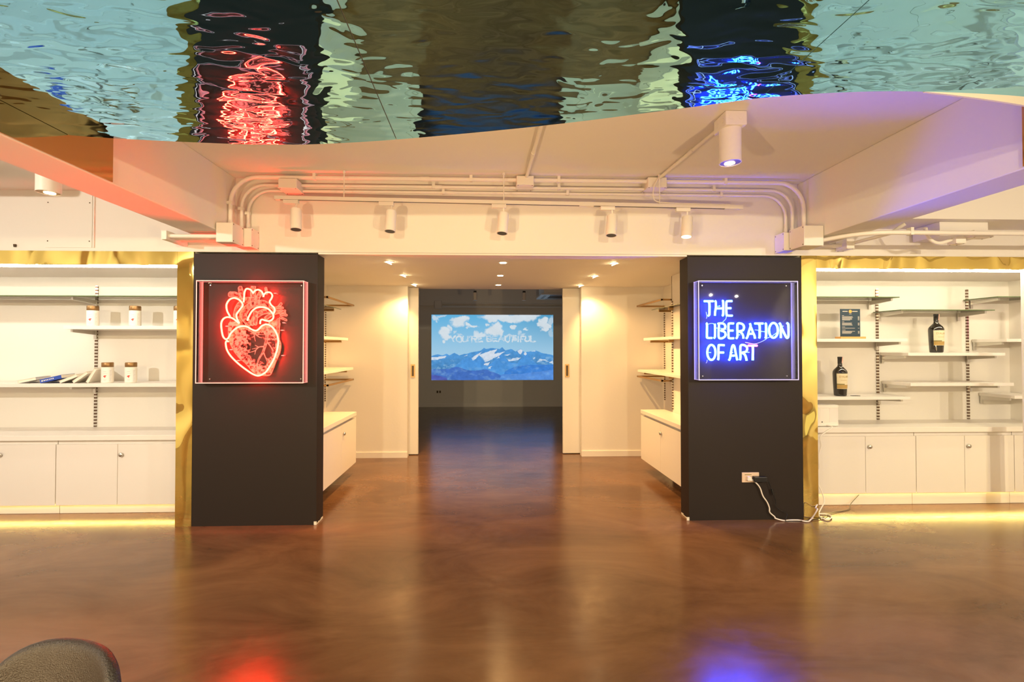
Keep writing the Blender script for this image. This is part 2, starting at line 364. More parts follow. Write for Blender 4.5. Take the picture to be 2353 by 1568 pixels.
# ------------------------------------------------------------ slotted rails and shelves
def rail(x, y, z0, z1, lab, ax='y'):
    d = MB()
    if ax == 'y': d.box(x - .012, x + .012, y - .012, y, z0, z1)
    else: d.box(x - .012 * (ax == '-'), x + .012 * (ax == '+'), y - .012, y + .012, z0, z1)
    tag(d.build('slotted_rail', 'rail'), lab, 'shelf rail', 'slotted shelf rails')
rail(-3.866, 4.85, .72, 2.12, 'slotted steel rail on the wall behind the jars and leaning books')
rail(4.109, 4.85, .752, 2.12, 'slotted steel rail between the framed menu and the upper wine bottle')
rail(5.085, 4.85, .752, 2.12, 'slotted steel rail closest to the right picture edge')
def bracket(t, x, z, side, L=.28, h=.03):
    """folded steel bracket under a shelf, from the wall rail forward"""
    y0 = 4.84 - L
    MB().hexa([(x - .01, y0, z - h * .8), (x + .01, y0, z - h * .8), (x + .01, 4.838, z - h * 1.5), (x - .01, 4.838, z - h * 1.5), (x - .01, y0, z - .001), (x + .01, y0, z - .001), (x + .01, 4.838, z - .001), (x - .01, 4.838, z - .001)]).box(x - .012, x + .012, 4.825, 4.838, z - .085, z - .001).build('bracket', 'steel', t)
def shelf(poly, z, th, material, lab, brk, glass=False):
    cx = sum(p[0] for p in poly) / len(poly)
    t = thing('wall_shelf', (cx, 4.7, z), lab, 'shelf', 'glass wall shelves' if glass else 'white wall shelves')
    if glass:
        MB().prism(poly, z - th, z).build('glass_board', 'glass', t)
        mb = MB()
        fr = [p for p in poly if p[1] < 4.83]
        for (xa, ya), (xb, yb) in zip(poly, poly[1:] + poly[:1]):
            if ya > 4.8 and yb > 4.8: continue
            dx, dy = xb - xa, yb - ya; l = math.hypot(dx, dy); nx, ny = dy / l * .0015, -dx / l * .0015
            mb.hexa([(xa, ya, z - th), (xb, yb, z - th), (xb + nx, yb + ny, z - th), (xa + nx, ya + ny, z - th), (xa, ya, z), (xb, yb, z), (xb + nx, yb + ny, z), (xa + nx, ya + ny, z)])
        mb.build('polished_edge', 'glassedge', t)
    else:
        MB().prism(poly, z - th, z).build('board', material, t, bevel=.0015)
    for x in brk: bracket(t, x, z - th, 1)
    return t
rw = 4.836
# left bay
shelf([(-5.5, 4.5), (-2.62, 4.5), (-2.62, rw), (-5.5, rw)], 1.985, .008, 'glass', 'full-width glass shelf above the three upper jars', [-3.866], True)
shelf([(-3.89, 4.5), (-2.62, 4.5), (-2.62, rw), (-3.89, rw)], 1.705, .032, 'white', 'short white shelf holding three brown-lidded jars', [-3.866 - .0])
shelf([(-5.5, 4.5), (-2.62, 4.5), (-2.62, rw), (-5.5, rw)], 1.172, .033, 'white', 'long white shelf with leaning books and two jars', [-3.866])
# right bay, shelf boards with chamfered corners
def rect(a, b): return [(a, 4.5), (b, 4.5), (b, rw), (a, rw)]
shelf(rect(2.94, 4.045), 2.0, .008, 'glass', 'glass shelf above the framed menu', [4.02], True)
shelf(rect(2.94, 4.12), 1.59, .03, 'white', 'white shelf holding the framed menu', [4.095])
shelf(rect(2.94, 4.142), 1.026, .03, 'white', 'white shelf holding the lower wine bottle and a small black card', [4.11])
shelf(rect(4.06, 5.007), 1.876, .008, 'glass', 'glass shelf just above the upper wine bottle', [4.125, 4.98], True)
shelf(rect(4.125, 5.107), 1.453, .03, 'white', 'white shelf holding the upper wine bottle', [4.15, 5.075])
shelf(rect(4.145, 5.19), 1.157, .03, 'white', 'empty white shelf below the upper wine bottle', [4.17, 5.10])
shelf(rect(5.04, 5.54), 2.008, .008, 'glass', 'glass shelf running off the right edge, highest in the wine bay', [5.12], True)
shelf(rect(5.125, 5.54), 1.59, .03, 'white', 'white shelf under the magenta book', [5.15])
shelf(rect(5.195, 5.54), 1.03, .03, 'white', 'white shelf low at the right edge of the wine bay', [5.22])
# ------------------------------------------------------------ jars
def jar(x, y, z, lab):
    t = thing('snack_jar', (x, y, z), lab, 'jar', 'clear jars with brown lids')
    MB().lathe((x, y, z), [(.044, 0), (.048, .004), (.048, .135), (.046, .148)], 28).build('jar_body', 'cream', t, smooth=True)
    MB().lathe((x, y, z), [(.0455, .149), (.047, .151), (.047, .187), (.044, .192)], 28).build('lid', 'bronze', t, smooth=True)
    # wrapped paper label facing the room
    v = MB(); n = 14; i0 = 0
    for k in range(n + 1):
        a = math.pi * (1.32 + .62 * k / n); v.v += [(x + .0488 * math.cos(a), y + .0488 * math.sin(a), z + .008), (x + .0488 * math.cos(a), y + .0488 * math.sin(a), z + .132)]
    v.f = [(2 * k, 2 * k + 2, 2 * k + 3, 2 * k + 1) for k in range(n)]
    lb = v.build('paper_label', 'white', t)
    w = MB()
    def patch(a0, a1, za, zb, r=.0492):
        i = len(w.v); m_ = 3
        for k in range(m_ + 1):
            a = math.pi * (a0 + .2 + (a1 - a0) * k / m_); w.v.extend([(x + r * math.cos(a), y + r * math.sin(a), z + za), (x + r * math.cos(a), y + r * math.sin(a), z + zb)])
        w.f.extend([(i + 2 * k, i + 2 * k + 2, i + 2 * k + 3, i + 2 * k + 1) for k in range(m_)])
    for (a0, a1, za, zb) in ((1.30, 1.42, .057, .066), (1.34, 1.45, .064, .071), (1.36, 1.40, .048, .058)): patch(a0, a1, za, zb)
    w.build('red_mark', 'red', lb)
    w = MB()
    for k in range(9): patch(1.60, 1.60 + .07 + .03 * ((k * 7) % 3) / 2, .018 + k * .012, .022 + k * .012)
    w.build('side_print', 'print', lb)
    w = MB()
    patch(1.30, 1.50, .088, .090); patch(1.3, 1.45, .105, .108)
    w.build('upper_print', 'print', lb)
    w = MB()
    patch(1.30, 1.46, .030, .033); patch(1.32, 1.44, .020, .022)
    w.build('front_print', 'print', lb)
    return t
ys = 4.6
j0 = jar(-3.706, ys, 1.705, 'brown-lidded jar on the upper shelf in front of the steel rail')
for x, z, lab in ((-3.316, 1.705, 'brown-lidded jar at the middle of the upper jar shelf'), (-2.905, 1.705, 'jar half hidden behind the gold band on the upper shelf'),
                  (-3.565, 1.172, 'jar on the lower shelf nearest the leaning books'), (-3.348, 1.172, 'jar on the lower shelf farther from the leaning books')):
    copy_tree(j0, Vector((x, ys, z)), lab)
# ------------------------------------------------------------ leaning books
def book(px0, py0, px1, py1, th_px, cover, lab, L=.27):
    """spine end seen from (px0,py0) low corner to (px1,py1) high corner on a plane at y"""
    yb = 4.53; a = at(px0, py0, Y=yb); b_ = at(px1, py1, Y=yb); a.z = max(a.z, 1.1735)
    u = (b_ - a); w = u.length; u.normalize(); nrm = Vector((-u.z, 0, u.x)); th = th_px * yb / FOC
    back = Vector((-.10, L, 0)); mb = MB(); t = thing('leaning_book', tuple(a), lab, 'book', 'books slumped along the long shelf')
    def slab(o0, o1, e0, e1, m0, m1):
        p = [a + u * e0 + nrm * o0 + back * m0, a + u * e1 + nrm * o0 + back * m0, a + u * e1 + nrm * o0 + back * m1, a + u * e0 + nrm * o0 + back * m1]
        return p + [q_ + nrm * (o1 - o0) for q_ in p]
    MB().hexa(slab(.0, .0015, 0, w, 0, 1)).hexa(slab(th - .0015, th, 0, w, 0, 1)).hexa(slab(.0, th, -.001, .001, 0, 1)).build('cover', cover, t)
    MB().hexa(slab(.002, th - .002, .002, w - .003, .012, .985)).build('page_block', 'paperw', t)
    if cover == 'blue':
        MB().hexa(slab(0, th, 0, w, -.006, 0)).build('spine', 'blue', t)
        g = MB()
        for e0, e1 in ((.012, .028), (.034, .046), (.052, .060), (.066, .074), (.082, .088), (.094, .10), (.106, .112), (.118, .126)):
            if e1 < w - .003: g.hexa(slab(th * .35, th * .68, e0, e1, -.0075, -.006))
        g.build('spine_lettering', 'cream', t)
    return t
book(184 / 1 - 63, 885, 118 + 28, 862, 7, 'blue', 'blue-spined book lying lowest in the slumped row of books') if False else None
def bp_(cx, cy): return 60 + cx / 6.533, 680 + cy / 6.533
for (a, b_, th, cov, lab) in (((-120, 1325), (150, 1262), 6, 'cream', 'pale flat book at the far end of the slumped row'), ((215, 1345), (535, 1240), 8, 'blue', 'blue-spined book in the slumped row on the long shelf'), ((510, 1335), (765, 1215), 6, 'cream', 'cream book leaning just behind the blue-spined book'),
                              ((715, 1325), (925, 1170), 6, 'cream', 'cream book leaning second from the steel rail'), ((930, 1315), (1055, 1110), 6, 'cream', 'steepest cream book leaning against the steel rail')):
    p0 = bp_(*a); p1 = bp_(*b_); book(p0[0], p0[1], p1[0], p1[1], th, cov, lab)
# ------------------------------------------------------------ wine bottles
def bottle(x, y, z, lab):
    t = thing('wine_bottle', (x, y, z), lab, 'bottle', 'dark wine bottles')
    s = .385
    prof = [(.044, 0), (.053, .006), (.0545, .03), (.059, .12), (.0622, .222), (.0605, .240), (.052, .258), (.036, .276), (.022, .292), (.0185, .31), (.0175, .35), (.019, .352), (.019, .366), (.017, .368)]
    MB().lathe((x, y, z), prof, 32).build('bottle_body', 'bottle', t, smooth=True)
    MB().lathe((x, y, z), [(.0195, .318), (.0195, .367), (.021, .369), (.021, .385), (.018, .387)], 24).build('foil_capsule', 'dark', t, smooth=True)
    def wrap(name, material, a0, a1, za, zb, dr=.001, n=14):
        v = MB()
        def rad(h):
            for (r0, h0), (r1, h1) in zip(prof, prof[1:]):
                if h0 <= h <= h1: return r0 + (r1 - r0) * (h - h0) / max(h1 - h0, 1e-6)
            return prof[-1][0]
        for k in range(n + 1):
            a = math.pi * (a0 + (a1 - a0) * k / n)
            for h in (za, zb): v.v.append((x + (rad(h) + dr) * math.cos(a), y + (rad(h) + dr) * math.sin(a), z + h))
        v.f = [(2 * k, 2 * k + 2, 2 * k + 3, 2 * k + 1) for k in range(n)]
        return v.build(name, material, t)
    wrap('front_label', 'label', 1.15, 1.82, .072, .222)
    wrap('label_picture', 'ochre', 1.155, 1.815, .075, .112, .0014)
    wrap('label_hills', 'olive', 1.155, 1.50, .1125, .122, .0016); wrap('label_line', 'ochre', 1.32, 1.62, .155, .1575, .0014)
    v = MB().hexa([(x + .002, y - .0215, z + .325), (x + .018, y - .0175, z + .325), (x + .018, y - .0165, z + .325), (x + .002, y - .0205, z + .325), (x + .008, y - .023, z + .386), (x + .024, y - .0145, z + .386), (x + .024, y - .0135, z + .386), (x + .008, y - .022, z + .386)]).build('neck_tag', 'tag', t)
    f = bpy.data.curves.new('label_lettering', 'FONT'); f.body = "D'ALAM"; f.size = .026; f.extrude = .0001; f.space_character = 1.0
    fo = bpy.data.objects.new('tmp', f); C.objects.link(fo); dg = bpy.context.evaluated_depsgraph_get(); me = bpy.data.meshes.new_from_object(fo.evaluated_get(dg)); bpy.data.objects.remove(fo)
    ar = [v_.co.x for v_ in me.vertices]; wd = max(ar)
    for v_ in me.vertices:
        a = math.pi * (1.25 + .46 * v_.co.x / wd); h = .183 + v_.co.y; r = .0628 + v_.co.z * .5
        v_.co = Vector((r * math.cos(a), r * math.sin(a), h))
    me.materials.clear(); me.materials.append(M['ochre']); lo = bpy.data.objects.new('label_lettering', me); C.objects.link(lo); lo.parent = t
    return t
b0 = bottle(3.518, 4.6, 1.026, 'dark wine bottle on the lower shelf nearest the gold surround')
copy_tree(b0, Vector((4.507, 4.6, 1.453)), 'dark wine bottle standing alone on the shelf between the two rails')
tag(MB().box(3.62, 3.69, 4.56, 4.60, 1.0265, 1.03).build('card', 'dark'), 'small black card lying beside the lower wine bottle', 'card')
# framed menu in wooden foot
t = thing('menu_stand', (3.627, 4.6, 1.59), 'dark printed menu standing in a wooden foot on a shelf', 'menu stand')
MB().box(3.50, 3.755, 4.56, 4.64, 1.59, 1.612).build('wooden_foot', 'pinewood', t, bevel=.002)
MB().box(3.528, 3.727, 4.597, 4.605, 1.612, 1.888).build('menu_card', 'navy', t)
g = MB()
for k, (z_, w_) in enumerate(((1.822, .02), (1.812, .105), (1.805, .112), (1.798, .098), (1.791, .104), (1.784, .100), (1.777, .082), (1.760, .022), (1.748, .100), (1.741, .096), (1.734, .102), (1.727, .106), (1.709, .03), (1.696, .13), (1.678, .034), (1.666, .13), (1.659, .10), (1.652, .10), (1.645, .09))):
    g.box(3.542, 3.542 + w_, 4.5962, 4.597, z_ - .0016, z_ + .0016)
    if w_ > .08: g.box(3.703, 3.718, 4.5962, 4.597, z_ - .0016, z_ + .0016)
g.box(3.548, 3.60, 4.5962, 4.597, 1.860, 1.867); g.box(3.648, 3.70, 4.5962, 4.597, 1.860, 1.867); g.box(3.615, 3.64, 4.5962, 4.597, 1.836, 1.839)
g.build('printed_lines', 'print', t)
MB().lathe((3.627, 4.5972, 1.863), [(.016, 0), (.016, .001)], 20, Matrix.Rotation(R(90), 3, 'X')).build('orange_disc', 'orange', t)
# speaker
t = thing('wireless_speaker', (3.30, 4.51, .748), 'small white speaker with rounded corners on the worktop', 'speaker')
def rr(cx, cy, hx, hy, r, n=6):
    out = []
    for sx, sy, a0 in ((1, 1, 0), (-1, 1, 90), (-1, -1, 180), (1, -1, 270)):
        for k in range(n + 1):
            a = R(a0 + 90 * k / n); out.append((cx + sx * (hx - r) + r * math.cos(a), cy + sy * (hy - r) + r * math.sin(a)))
    return out
sx = 3.272
MB().prism(rr(sx, 4.51, .128, .075, .055), .755, .79).prism(rr(sx, 4.51, .128, .075, .055), .925, .952).prism(rr(sx - .04, 4.51, .086, .075, .055), .79, .925).build('casing', 'lampwhite', t, bevel=.003)
MB().prism(rr(sx + .055, 4.51, .072, .0735, .055), .79, .925).build('fabric_grille', 'fabric', t)
MB().box(sx - .10, sx + .10, 4.46, 4.56, .7482, .755).build('foot', 'white', t)
MB().box(sx - .065, sx - .055, 4.4335, 4.436, .788, .798).build('button', 'dark', t)
# dark book at right edge
tag(MB().box(5.40, 5.435, 4.52, 4.60, 1.5905, 1.905).build('book', 'magenta'), 'dark magenta book edge at the far right end of the wine bay', 'book')
# ------------------------------------------------------------ passage cabinets and shelves
def pcab(s, xf, xr, y1, lab):
    y0 = YF + .16; ym = 5.15; t = thing('base_cabinet', (xf, (y0 + y1) / 2, .14), lab, 'cabinet', 'wall-hung cabinets in the passage')
    MB().box(xf + s * .03, xr, y0, y1 - .02, .145, .70).build('body', 'white', t)
    for a, b_ in ((y0, ym), (ym, y1)): 
        d = MB().box(xf, xf + s * .02, a + .002, b_ - .002, .14, .672).build('door', 'white', t, bevel=.0015)
        if (a == ym and s < 0) or (a == y0 and s > 0): knob(d, xf, (ym + .06) if s < 0 else ym - .03, .57, -s, 0)
    tag(MB().box(xf - s * .012, xr, y0, y1 - .03, .70, .745).build('worktop', 'white', bevel=.003), 'white worktop on ' + lab, 'worktop', 'passage worktops')
pcab(-1, -1.537, -1.895, 5.72, 'the wall-hung cabinet in the passage behind the heart pillar')
pcab(1, 1.917, 2.205, 5.80, 'the wall-hung cabinet in the passage behind the blue-lettered pillar')
for s, xr_, yr, lab in ((-1, -2.17, 6.50, 'slotted rail in the corner behind the heart pillar'), (1, 2.49, 6.50, 'slotted rail in the far corner of the alcove behind the lettering pillar'), (1, 2.21, 5.52, 'slotted rail at the near edge of the alcove behind the lettering pillar'), (-1, -1.90, 5.42, 'slotted rail hidden just past the heart pillar edge')):
    rail(xr_, yr, .78, 2.05, lab, '+' if s < 0 else '-')
def pshelf(s, xf, y0, y1, z, kind, lab):
    xn = -1.885 if s < 0 else 2.195; xfar = -2.155 if s < 0 else 2.475; ystep = 5.43 if s < 0 else 5.53
    poly = [(xf, y0), (xf, y1), (xfar, y1), (xfar, ystep + .03), (xn, ystep + .03), (xn, y0)] if y0 < ystep else [(xf, y0), (xf, y1), (xfar, y1), (xfar, y0)]
    if s < 0: poly = poly[::-1] if False else poly
    if s > 0: poly = poly[::-1]
    t = thing('wall_shelf', (xf, (y0 + y1) / 2, z), lab, 'shelf', 'passage shelves')
    if kind == 'frame':
        m_ = MB(); a = min(xf, xfar); b_ = max(xf, xfar); w = .018
        m_.box(xf, xf - (-s) * -w if False else xf + s * w, y0, y1, z - .02, z); m_.box(a, b_, y0, y0 + w, z - .02, z); m_.box(a, b_, y1 - w, y1, z - .02, z)
        m_.build('metal_frame', 'handle', t)
        return
    th = .008 if kind == 'glass' else .032
    MB().prism(poly, z - th, z).build('board', 'glass' if kind == 'glass' else 'white', t, bevel=0 if kind == 'glass' else .0015)
    if kind == 'glass': MB().box(xf - .001, xf + .001, y0, y1, z - th, z).build('polished_edge', 'glassedge', t)
    for yb in (y1 - .12, ystep - .06):
        if yb > y0: MB().box(xf + s * .05, xfar if yb > ystep else xn, yb - .01, yb + .01, z - th - .028, z - th - .001).build('bracket', 'handle', t)
for s, xf, pl_ in ((-1, -1.775, 'behind the heart pillar'), (1, 2.09, 'behind the lettering pillar')):
    pshelf(s, xf, 5.40 if s < 0 else 5.56, 6.48, 2.085, 'frame', 'empty metal shelf frame, topmost in the passage ' + pl_)
    pshelf(s, xf, 4.5, 5.9, 1.98, 'glass', 'glass shelf high in the passage ' + pl_)
    pshelf(s, xf, 4.5, 6.2, 1.63, 'white', 'white shelf near eye level in the passage ' + pl_)
    pshelf(s, xf, 4.5, 6.45, 1.24 if s < 0 else 1.205, 'white', 'white shelf at chest height in the passage ' + pl_)
    pshelf(s, xf, 5.43 if s < 0 else 5.56, 6.48, 1.085 if s < 0 else 1.12, 'frame', 'lowest empty metal shelf frame in the passage ' + pl_)
# ------------------------------------------------------------ downlights
def downlight(x, y, tilt, lab):
    t = thing('recessed_downlight', (x, y, Z2), lab, 'downlight', 'recessed passage downlights')
    MB().lathe((x, y, Z2 - .004), [(.036, .003), (.036, 0), (.052, 0), (.052, .0038)], 28).build('trim_ring', 'lampwhite', t, smooth=True)
    rot = Matrix.Rotation(R(tilt), 3, 'Y')
    MB().lathe((x, y, Z2 - .006 - .018 * abs(math.sin(R(tilt)))), [(.033, 0), (.033, .004)], 24, rot).build('lit_lens', 'bulb', t)
    l = bpy.data.lights.new('downlight_beam', 'SPOT'); l.energy = 64 if tilt else 54; l.color = (1, .56, .19); l.spot_size = R(100 if tilt else 120); l.spot_blend = .8; l.shadow_soft_size = .03
    o = bpy.data.objects.new('downlight_beam', l); C.objects.link(o); o.parent = t; o.location = (0, 0, -.04)
    o.rotation_euler = (0, R(tilt), 0)
for k, y in enumerate((4.71, 5.55, 6.38)):
    w = ('nearest the header', 'midway along the passage', 'closest to the projection doorway')[k]
    for x, ti, sd in ((-.957, 24, 'heart-pillar side'), (.177, 0, 'centre line'), (1.30, -24, 'lettering-pillar side')):
        downlight(x, y, ti, 'lit recessed downlight on the %s, %s' % (sd, w))
# ------------------------------------------------------------ track lighting
ty = 3.90; tz0, tz1 = 2.722, 2.680; tx0, tx1 = -1.71, 2.155
def tzz(x): return tz0 + (tz1 - tz0) * (x - tx0) / (tx1 - tx0)
t = thing('lighting_track', (tx0, ty, tz0), 'long white lighting track hung across the header wall', 'lighting track')
MB().hexa([(tx0, ty - .018, tz0 - .014), (tx1, ty - .018, tz1 - .014), (tx1, ty + .018, tz1 - .014), (tx0, ty + .018, tz0 - .014), (tx0, ty - .018, tz0 + .014), (tx1, ty - .018, tz1 + .014), (tx1, ty + .018, tz1 + .014), (tx0, ty + .018, tz0 + .014)]).build('track_body', 'lampwhite', t)
MB().hexa([(tx0 + .04, ty - .006, tz0 - .0155), (tx1 - .1, ty - .006, tz1 - .0155), (tx1 - .1, ty + .006, tz1 - .0155), (tx0 + .04, ty + .006, tz0 - .0155), (tx0 + .04, ty - .006, tz0 - .0135), (tx1 - .1, ty - .006, tz1 - .0135), (tx1 - .1, ty + .006, tz1 - .0135), (tx0 + .04, ty + .006, tz0 - .0135)]).build('track_slot', 'dark', t)
MB().box(.78, .90, ty - .02, ty + .02, tzz(.92) - .018, tzz(.92) + .016).build('joiner', 'lampwhite', t)
MB().box(tx1 - .15, tx1, ty - .0195, ty + .0195, tz1 - .016, tz1 + .016).build('end_feed', 'lampwhite', t)
for x in (-1.155, .152, 1.456):
    MB().tube([(x, ty, tzz(x) + .012), (x, ty + .0, ZC - .02)], .0045).lathe((x, ty, ZC - .02), [(.012, 0), (.012, .019)], 10).build('hanger_rod', 'pipe', t)
def head(x, ang, lab, lit):
    z = tzz(x) - .016; t = thing('track_spotlight', (x, ty, z), lab, 'spotlight', 'spotlights on the white track')
    MB().box(x - .075, x + .045, ty - .02, ty + .02, z - .03, z).build('adapter', 'lampwhite', t, bevel=.003)
    MB().tube([(x + .025, ty, z - .03), (x + .025, ty, z - .075)], .006).build('stem', 'lampwhite', t)
    rot = Matrix.Rotation(R(ang), 3, 'Y') @ Matrix.Rotation(R(-8), 3, 'X')
    c = Vector((x + .025, ty, z - .075)); d = rot @ Vector((0, 0, -1))
    b_ = MB().lathe(c + d * .175, [(.037, .006), (.041, 0), (.044, 0), (.044, .17), (.040, .176)], 28, rot).build('cylinder_body', 'lampwhite', t, smooth=True)
    MB().lathe(c + d * .1745, [(.038, 0), (.038, .003)], 24, rot).build('lens_opening', 'bulb2' if lit else 'dark', t)
    MB().lathe(c + d * .135, [(.0445, 0), (.0445, .003)], 28, rot).build('seam_ring', 'lampwhite', t)
for x, a, lit, lab in ((-1.565, -3, 0, 'white track spotlight nearest the heart-pillar end of the track'), (-.795, 2, 0, 'white track spotlight second from the heart-pillar end'), (.127, 5, 0, 'white track spotlight at the middle of the track'), (1.03, 5, 0, 'white track spotlight second from the lettering-pillar end'), (1.665, 7, 1, 'lit white track spotlight nearest the feed end of the track')):
    head(x, a, lab, lit)
def canlight(x, y, zc, lab, zb, rotz=0, pw=30, lc=(1, .74, .42)):
    t = thing('ceiling_spotlight', (x, y, zc), lab, 'ceiling light', 'cylinder spotlights on junction boxes')
    MB().box(x - .066, x + .066, y - .078, y + .078, zc - .088, zc - .001).build('junction_box', 'pipe', t, bevel=.006)
    g = MB()
    for dx in (-.03, .03): g.lathe((x + dx, y - .078, zc - .04), [(.016, 0), (.016, .0015)], 18, Matrix.Rotation(R(90), 3, 'X'))
    for dy in (-.035, .035): g.lathe((x - .066, y + dy, zc - .045), [(.016, 0), (.016, .0015)], 18, Matrix.Rotation(R(-90), 3, 'Y'))
    g.build('knockout', 'pipe', t)
    h = zc - .088 - zb
    MB().lathe((x, y, zb), [(.056, .03), (.059, 0), (.064, 0), (.064, h)], 40).build('cylinder_body', 'lampwhite', t, smooth=True)
    MB().lathe((x, y, zb + .002), [(.056, 0), (.056, .002)], 32).build('dark_reflector', 'bronze', t)
    MB().lathe((x, y + .008, zb), [(.030, 0), (.030, .002)], 24).build('lit_lens', 'bulb', t)
    l = bpy.data.lights.new('spot_beam', 'SPOT'); l.energy = pw; l.color = lc; l.spot_size = R(100); l.spot_blend = .7; l.shadow_soft_size = .04
    o = bpy.data.objects.new('spot_beam', l); C.objects.link(o); o.parent = t; o.location = (0, 0, zb - zc - .01)
canlight(1.53, 2.90, ZC, 'large white cylinder spotlight on a box, fed by a ceiling conduit', 2.655)
canlight(-4.9, -.6, ZC, 'added cylinder spotlight behind the camera, brightening the left side wall', 2.655, pw=90)  # added so the gold surround mirrors a bright left wall
canlight(4.75, 2.9, ZC, 'cylinder spotlight hidden behind the beam, over the wine bay floor', 2.655, pw=75, lc=(1, .78, .22))
canlight(-2.80, 3.12, 2.829, 'white cylinder spotlight half hidden above the sloping-looking beam, over the jar bay', 2.495)
# ------------------------------------------------------------ conduits
def conduit(name, pts, r, lab, clips=(), couplers=()):
    t = thing(name, tuple(pts[0]), lab, 'conduit', 'painted wall conduits')
    MB().tube(pts, r, 12).build('pipe_run', 'pipe', t, smooth=True)
    for c, ax in clips:
        c = Vector(c)
        if ax == 'x': MB().box(c.x - .012, c.x + .012, c.y - r - .002, c.y + r + .002, c.z - r - .002, c.z + r + .02).build('pipe_clip', 'pipe', t)
        else: MB().box(c.x - r - .012, c.x + r + .002, c.y - r - .002, c.y + r + .002, c.z - .012, c.z + .012).build('pipe_clip', 'pipe', t)
    for a, b_ in couplers: MB().tube([a, b_], r + .003, 12).build('pipe_coupler', 'pipe', t)
def bend(c, r, a0, a1, n=8):  # in XZ plane
    return [(c[0] + r * math.cos(R(a0 + (a1 - a0) * k / n)), c[1], c[2] + r * math.sin(R(a0 + (a1 - a0) * k / n))) for k in range(n + 1)]
specs = ((3.975, 2.918, .017, 'topmost and thickest conduit running under the ceiling across the header', .22, 0.0), (4.035, 2.872, .013, 'middle conduit of the three running across the header', .19, .06), (4.065, 2.835, .012, 'lowest conduit of the three running across the header', .19, .10))
for k, (y, z, r, lab, br, ins) in enumerate(specs):
    xl = -2.105 + ins; xr_ = 2.735 - ins
    pts = [(xl, y, 2.49)] + bend((xl + br, y, z - br), br, 180, 90) + bend((xr_ - br, y, z - br), br, 90, 0) + [(xr_, y, 2.50)]
    cl = [((x, y, z), 'x') for x in (-1.42, -.12 + .0, .62, 2.05)] if k == 0 else [((x + .08 * k, y, z), 'x') for x in (-.52, .55, 1.9)]
    conduit('wall_conduit', pts, r, lab, cl + [((xl, y, 2.70 - .03 * k), 'z')], [((-.55 + .1 * k, y, z), (-.47 + .1 * k, y, z))] + [((xl, y, 2.49), (xl, y, 2.55)), ((xr_, y, 2.50), (xr_, y, 2.55))])
def jbox(x0, x1, y0, y1, z0, z1, lab, lid=None):
    t = thing('junction_box', ((x0 + x1) / 2, (y0 + y1) / 2, z0), lab, 'junction box', 'white junction boxes')
    MB().box(x0, x1, y0, y1, z0, z1).build('box_body', 'pipe', t, bevel=.005)
    g = MB()
    if lid in ('+x', '-x'):
        xx = x1 if lid == '+x' else x0; s = 1 if lid == '+x' else -1
        MB().box(xx, xx + s * .006, y0 - .002, y1 + .002, z0 - .002, z1 + .002).build('lid', 'lampwhite', t, bevel=.002)
        for yy in (y0 + .012, y1 - .012):
            for zz in (z0 + .012, z1 - .012): g.box(xx + s * .006, xx + s * .0075, yy - .004, yy + .004, zz - .004, zz + .004)
    elif lid == '-z':
        MB().box(x0 - .002, x1 + .002, y0 - .002, y1 + .002, z0 - .006, z0).build('lid', 'lampwhite', t, bevel=.002)
        for xx in (x0 + .012, x1 - .012):
            for yy in (y0 + .012, y1 - .012): g.box(xx - .004, xx + .004, yy - .004, yy + .004, z0 - .0075, z0 - .006)
    if g.v: g.build('screw', 'screw', t)
jbox(-1.70, -1.55, 3.93, 4.095, 2.82, 2.895, 'junction box where the header conduits start, above the first track spotlight', '-z')
jbox(.262, .405, 3.93, 4.09, 2.868, 2.94, 'junction box below the ceiling conduit at the centre of the header', '-z')
jbox(1.37, 1.53, 3.93, 4.09, 2.86, 2.94, 'junction box feeding the conduit to the large ceiling spotlight', '-z')
jbox(-2.12, -1.995, 3.79, 3.955, 2.335, 2.49, 'nearer junction box at the foot of the bent conduits, heart-pillar side', '+x')
jbox(-2.06, -1.935, 3.965, 4.094, 2.335, 2.49, 'junction box against the header, heart-pillar side', '+x')
jbox(2.56, 2.66, 3.965, 4.094, 2.335, 2.49, 'junction box against the header, lettering-pillar side', '-x')
jbox(2.60, 2.76, 3.77, 3.955, 2.335, 2.50, 'nearer junction box at the foot of the bent conduits, lettering-pillar side', '-x')
conduit('ceiling_conduit', [(.33, 4.02, 2.90), (.345, 3.95, 2.932), (.36, 3.0, 2.932), (.365, 1.9, 2.932)], .014, 'conduit running along the ceiling from the central junction box under the mirror', [], [((.352, 3.5, 2.932), (.352, 3.44, 2.932))])
conduit('ceiling_conduit', [(1.46, 4.0, 2.87), (1.46, 3.95, 2.93), (1.50, 3.4, 2.932), (1.53, 2.98, 2.932)], .014, 'conduit running along the ceiling to the large cylinder spotlight', [], [((1.5, 3.42, 2.932), (1.504, 3.36, 2.932))])
tag(MB().tube(smooth([(1.456, 3.92, 2.93), (1.41, 3.90, 2.85), (1.40, 3.89, 2.76), (1.44, 3.90, 2.722), (1.6, 3.90, 2.711), (1.85, 3.90, 2.706), (2.05, 3.90, 2.704)], 8), .005, 8).build('feed_cable', 'cable_w'), 'thin white cable looping from the ceiling rod onto the track end', 'cable')
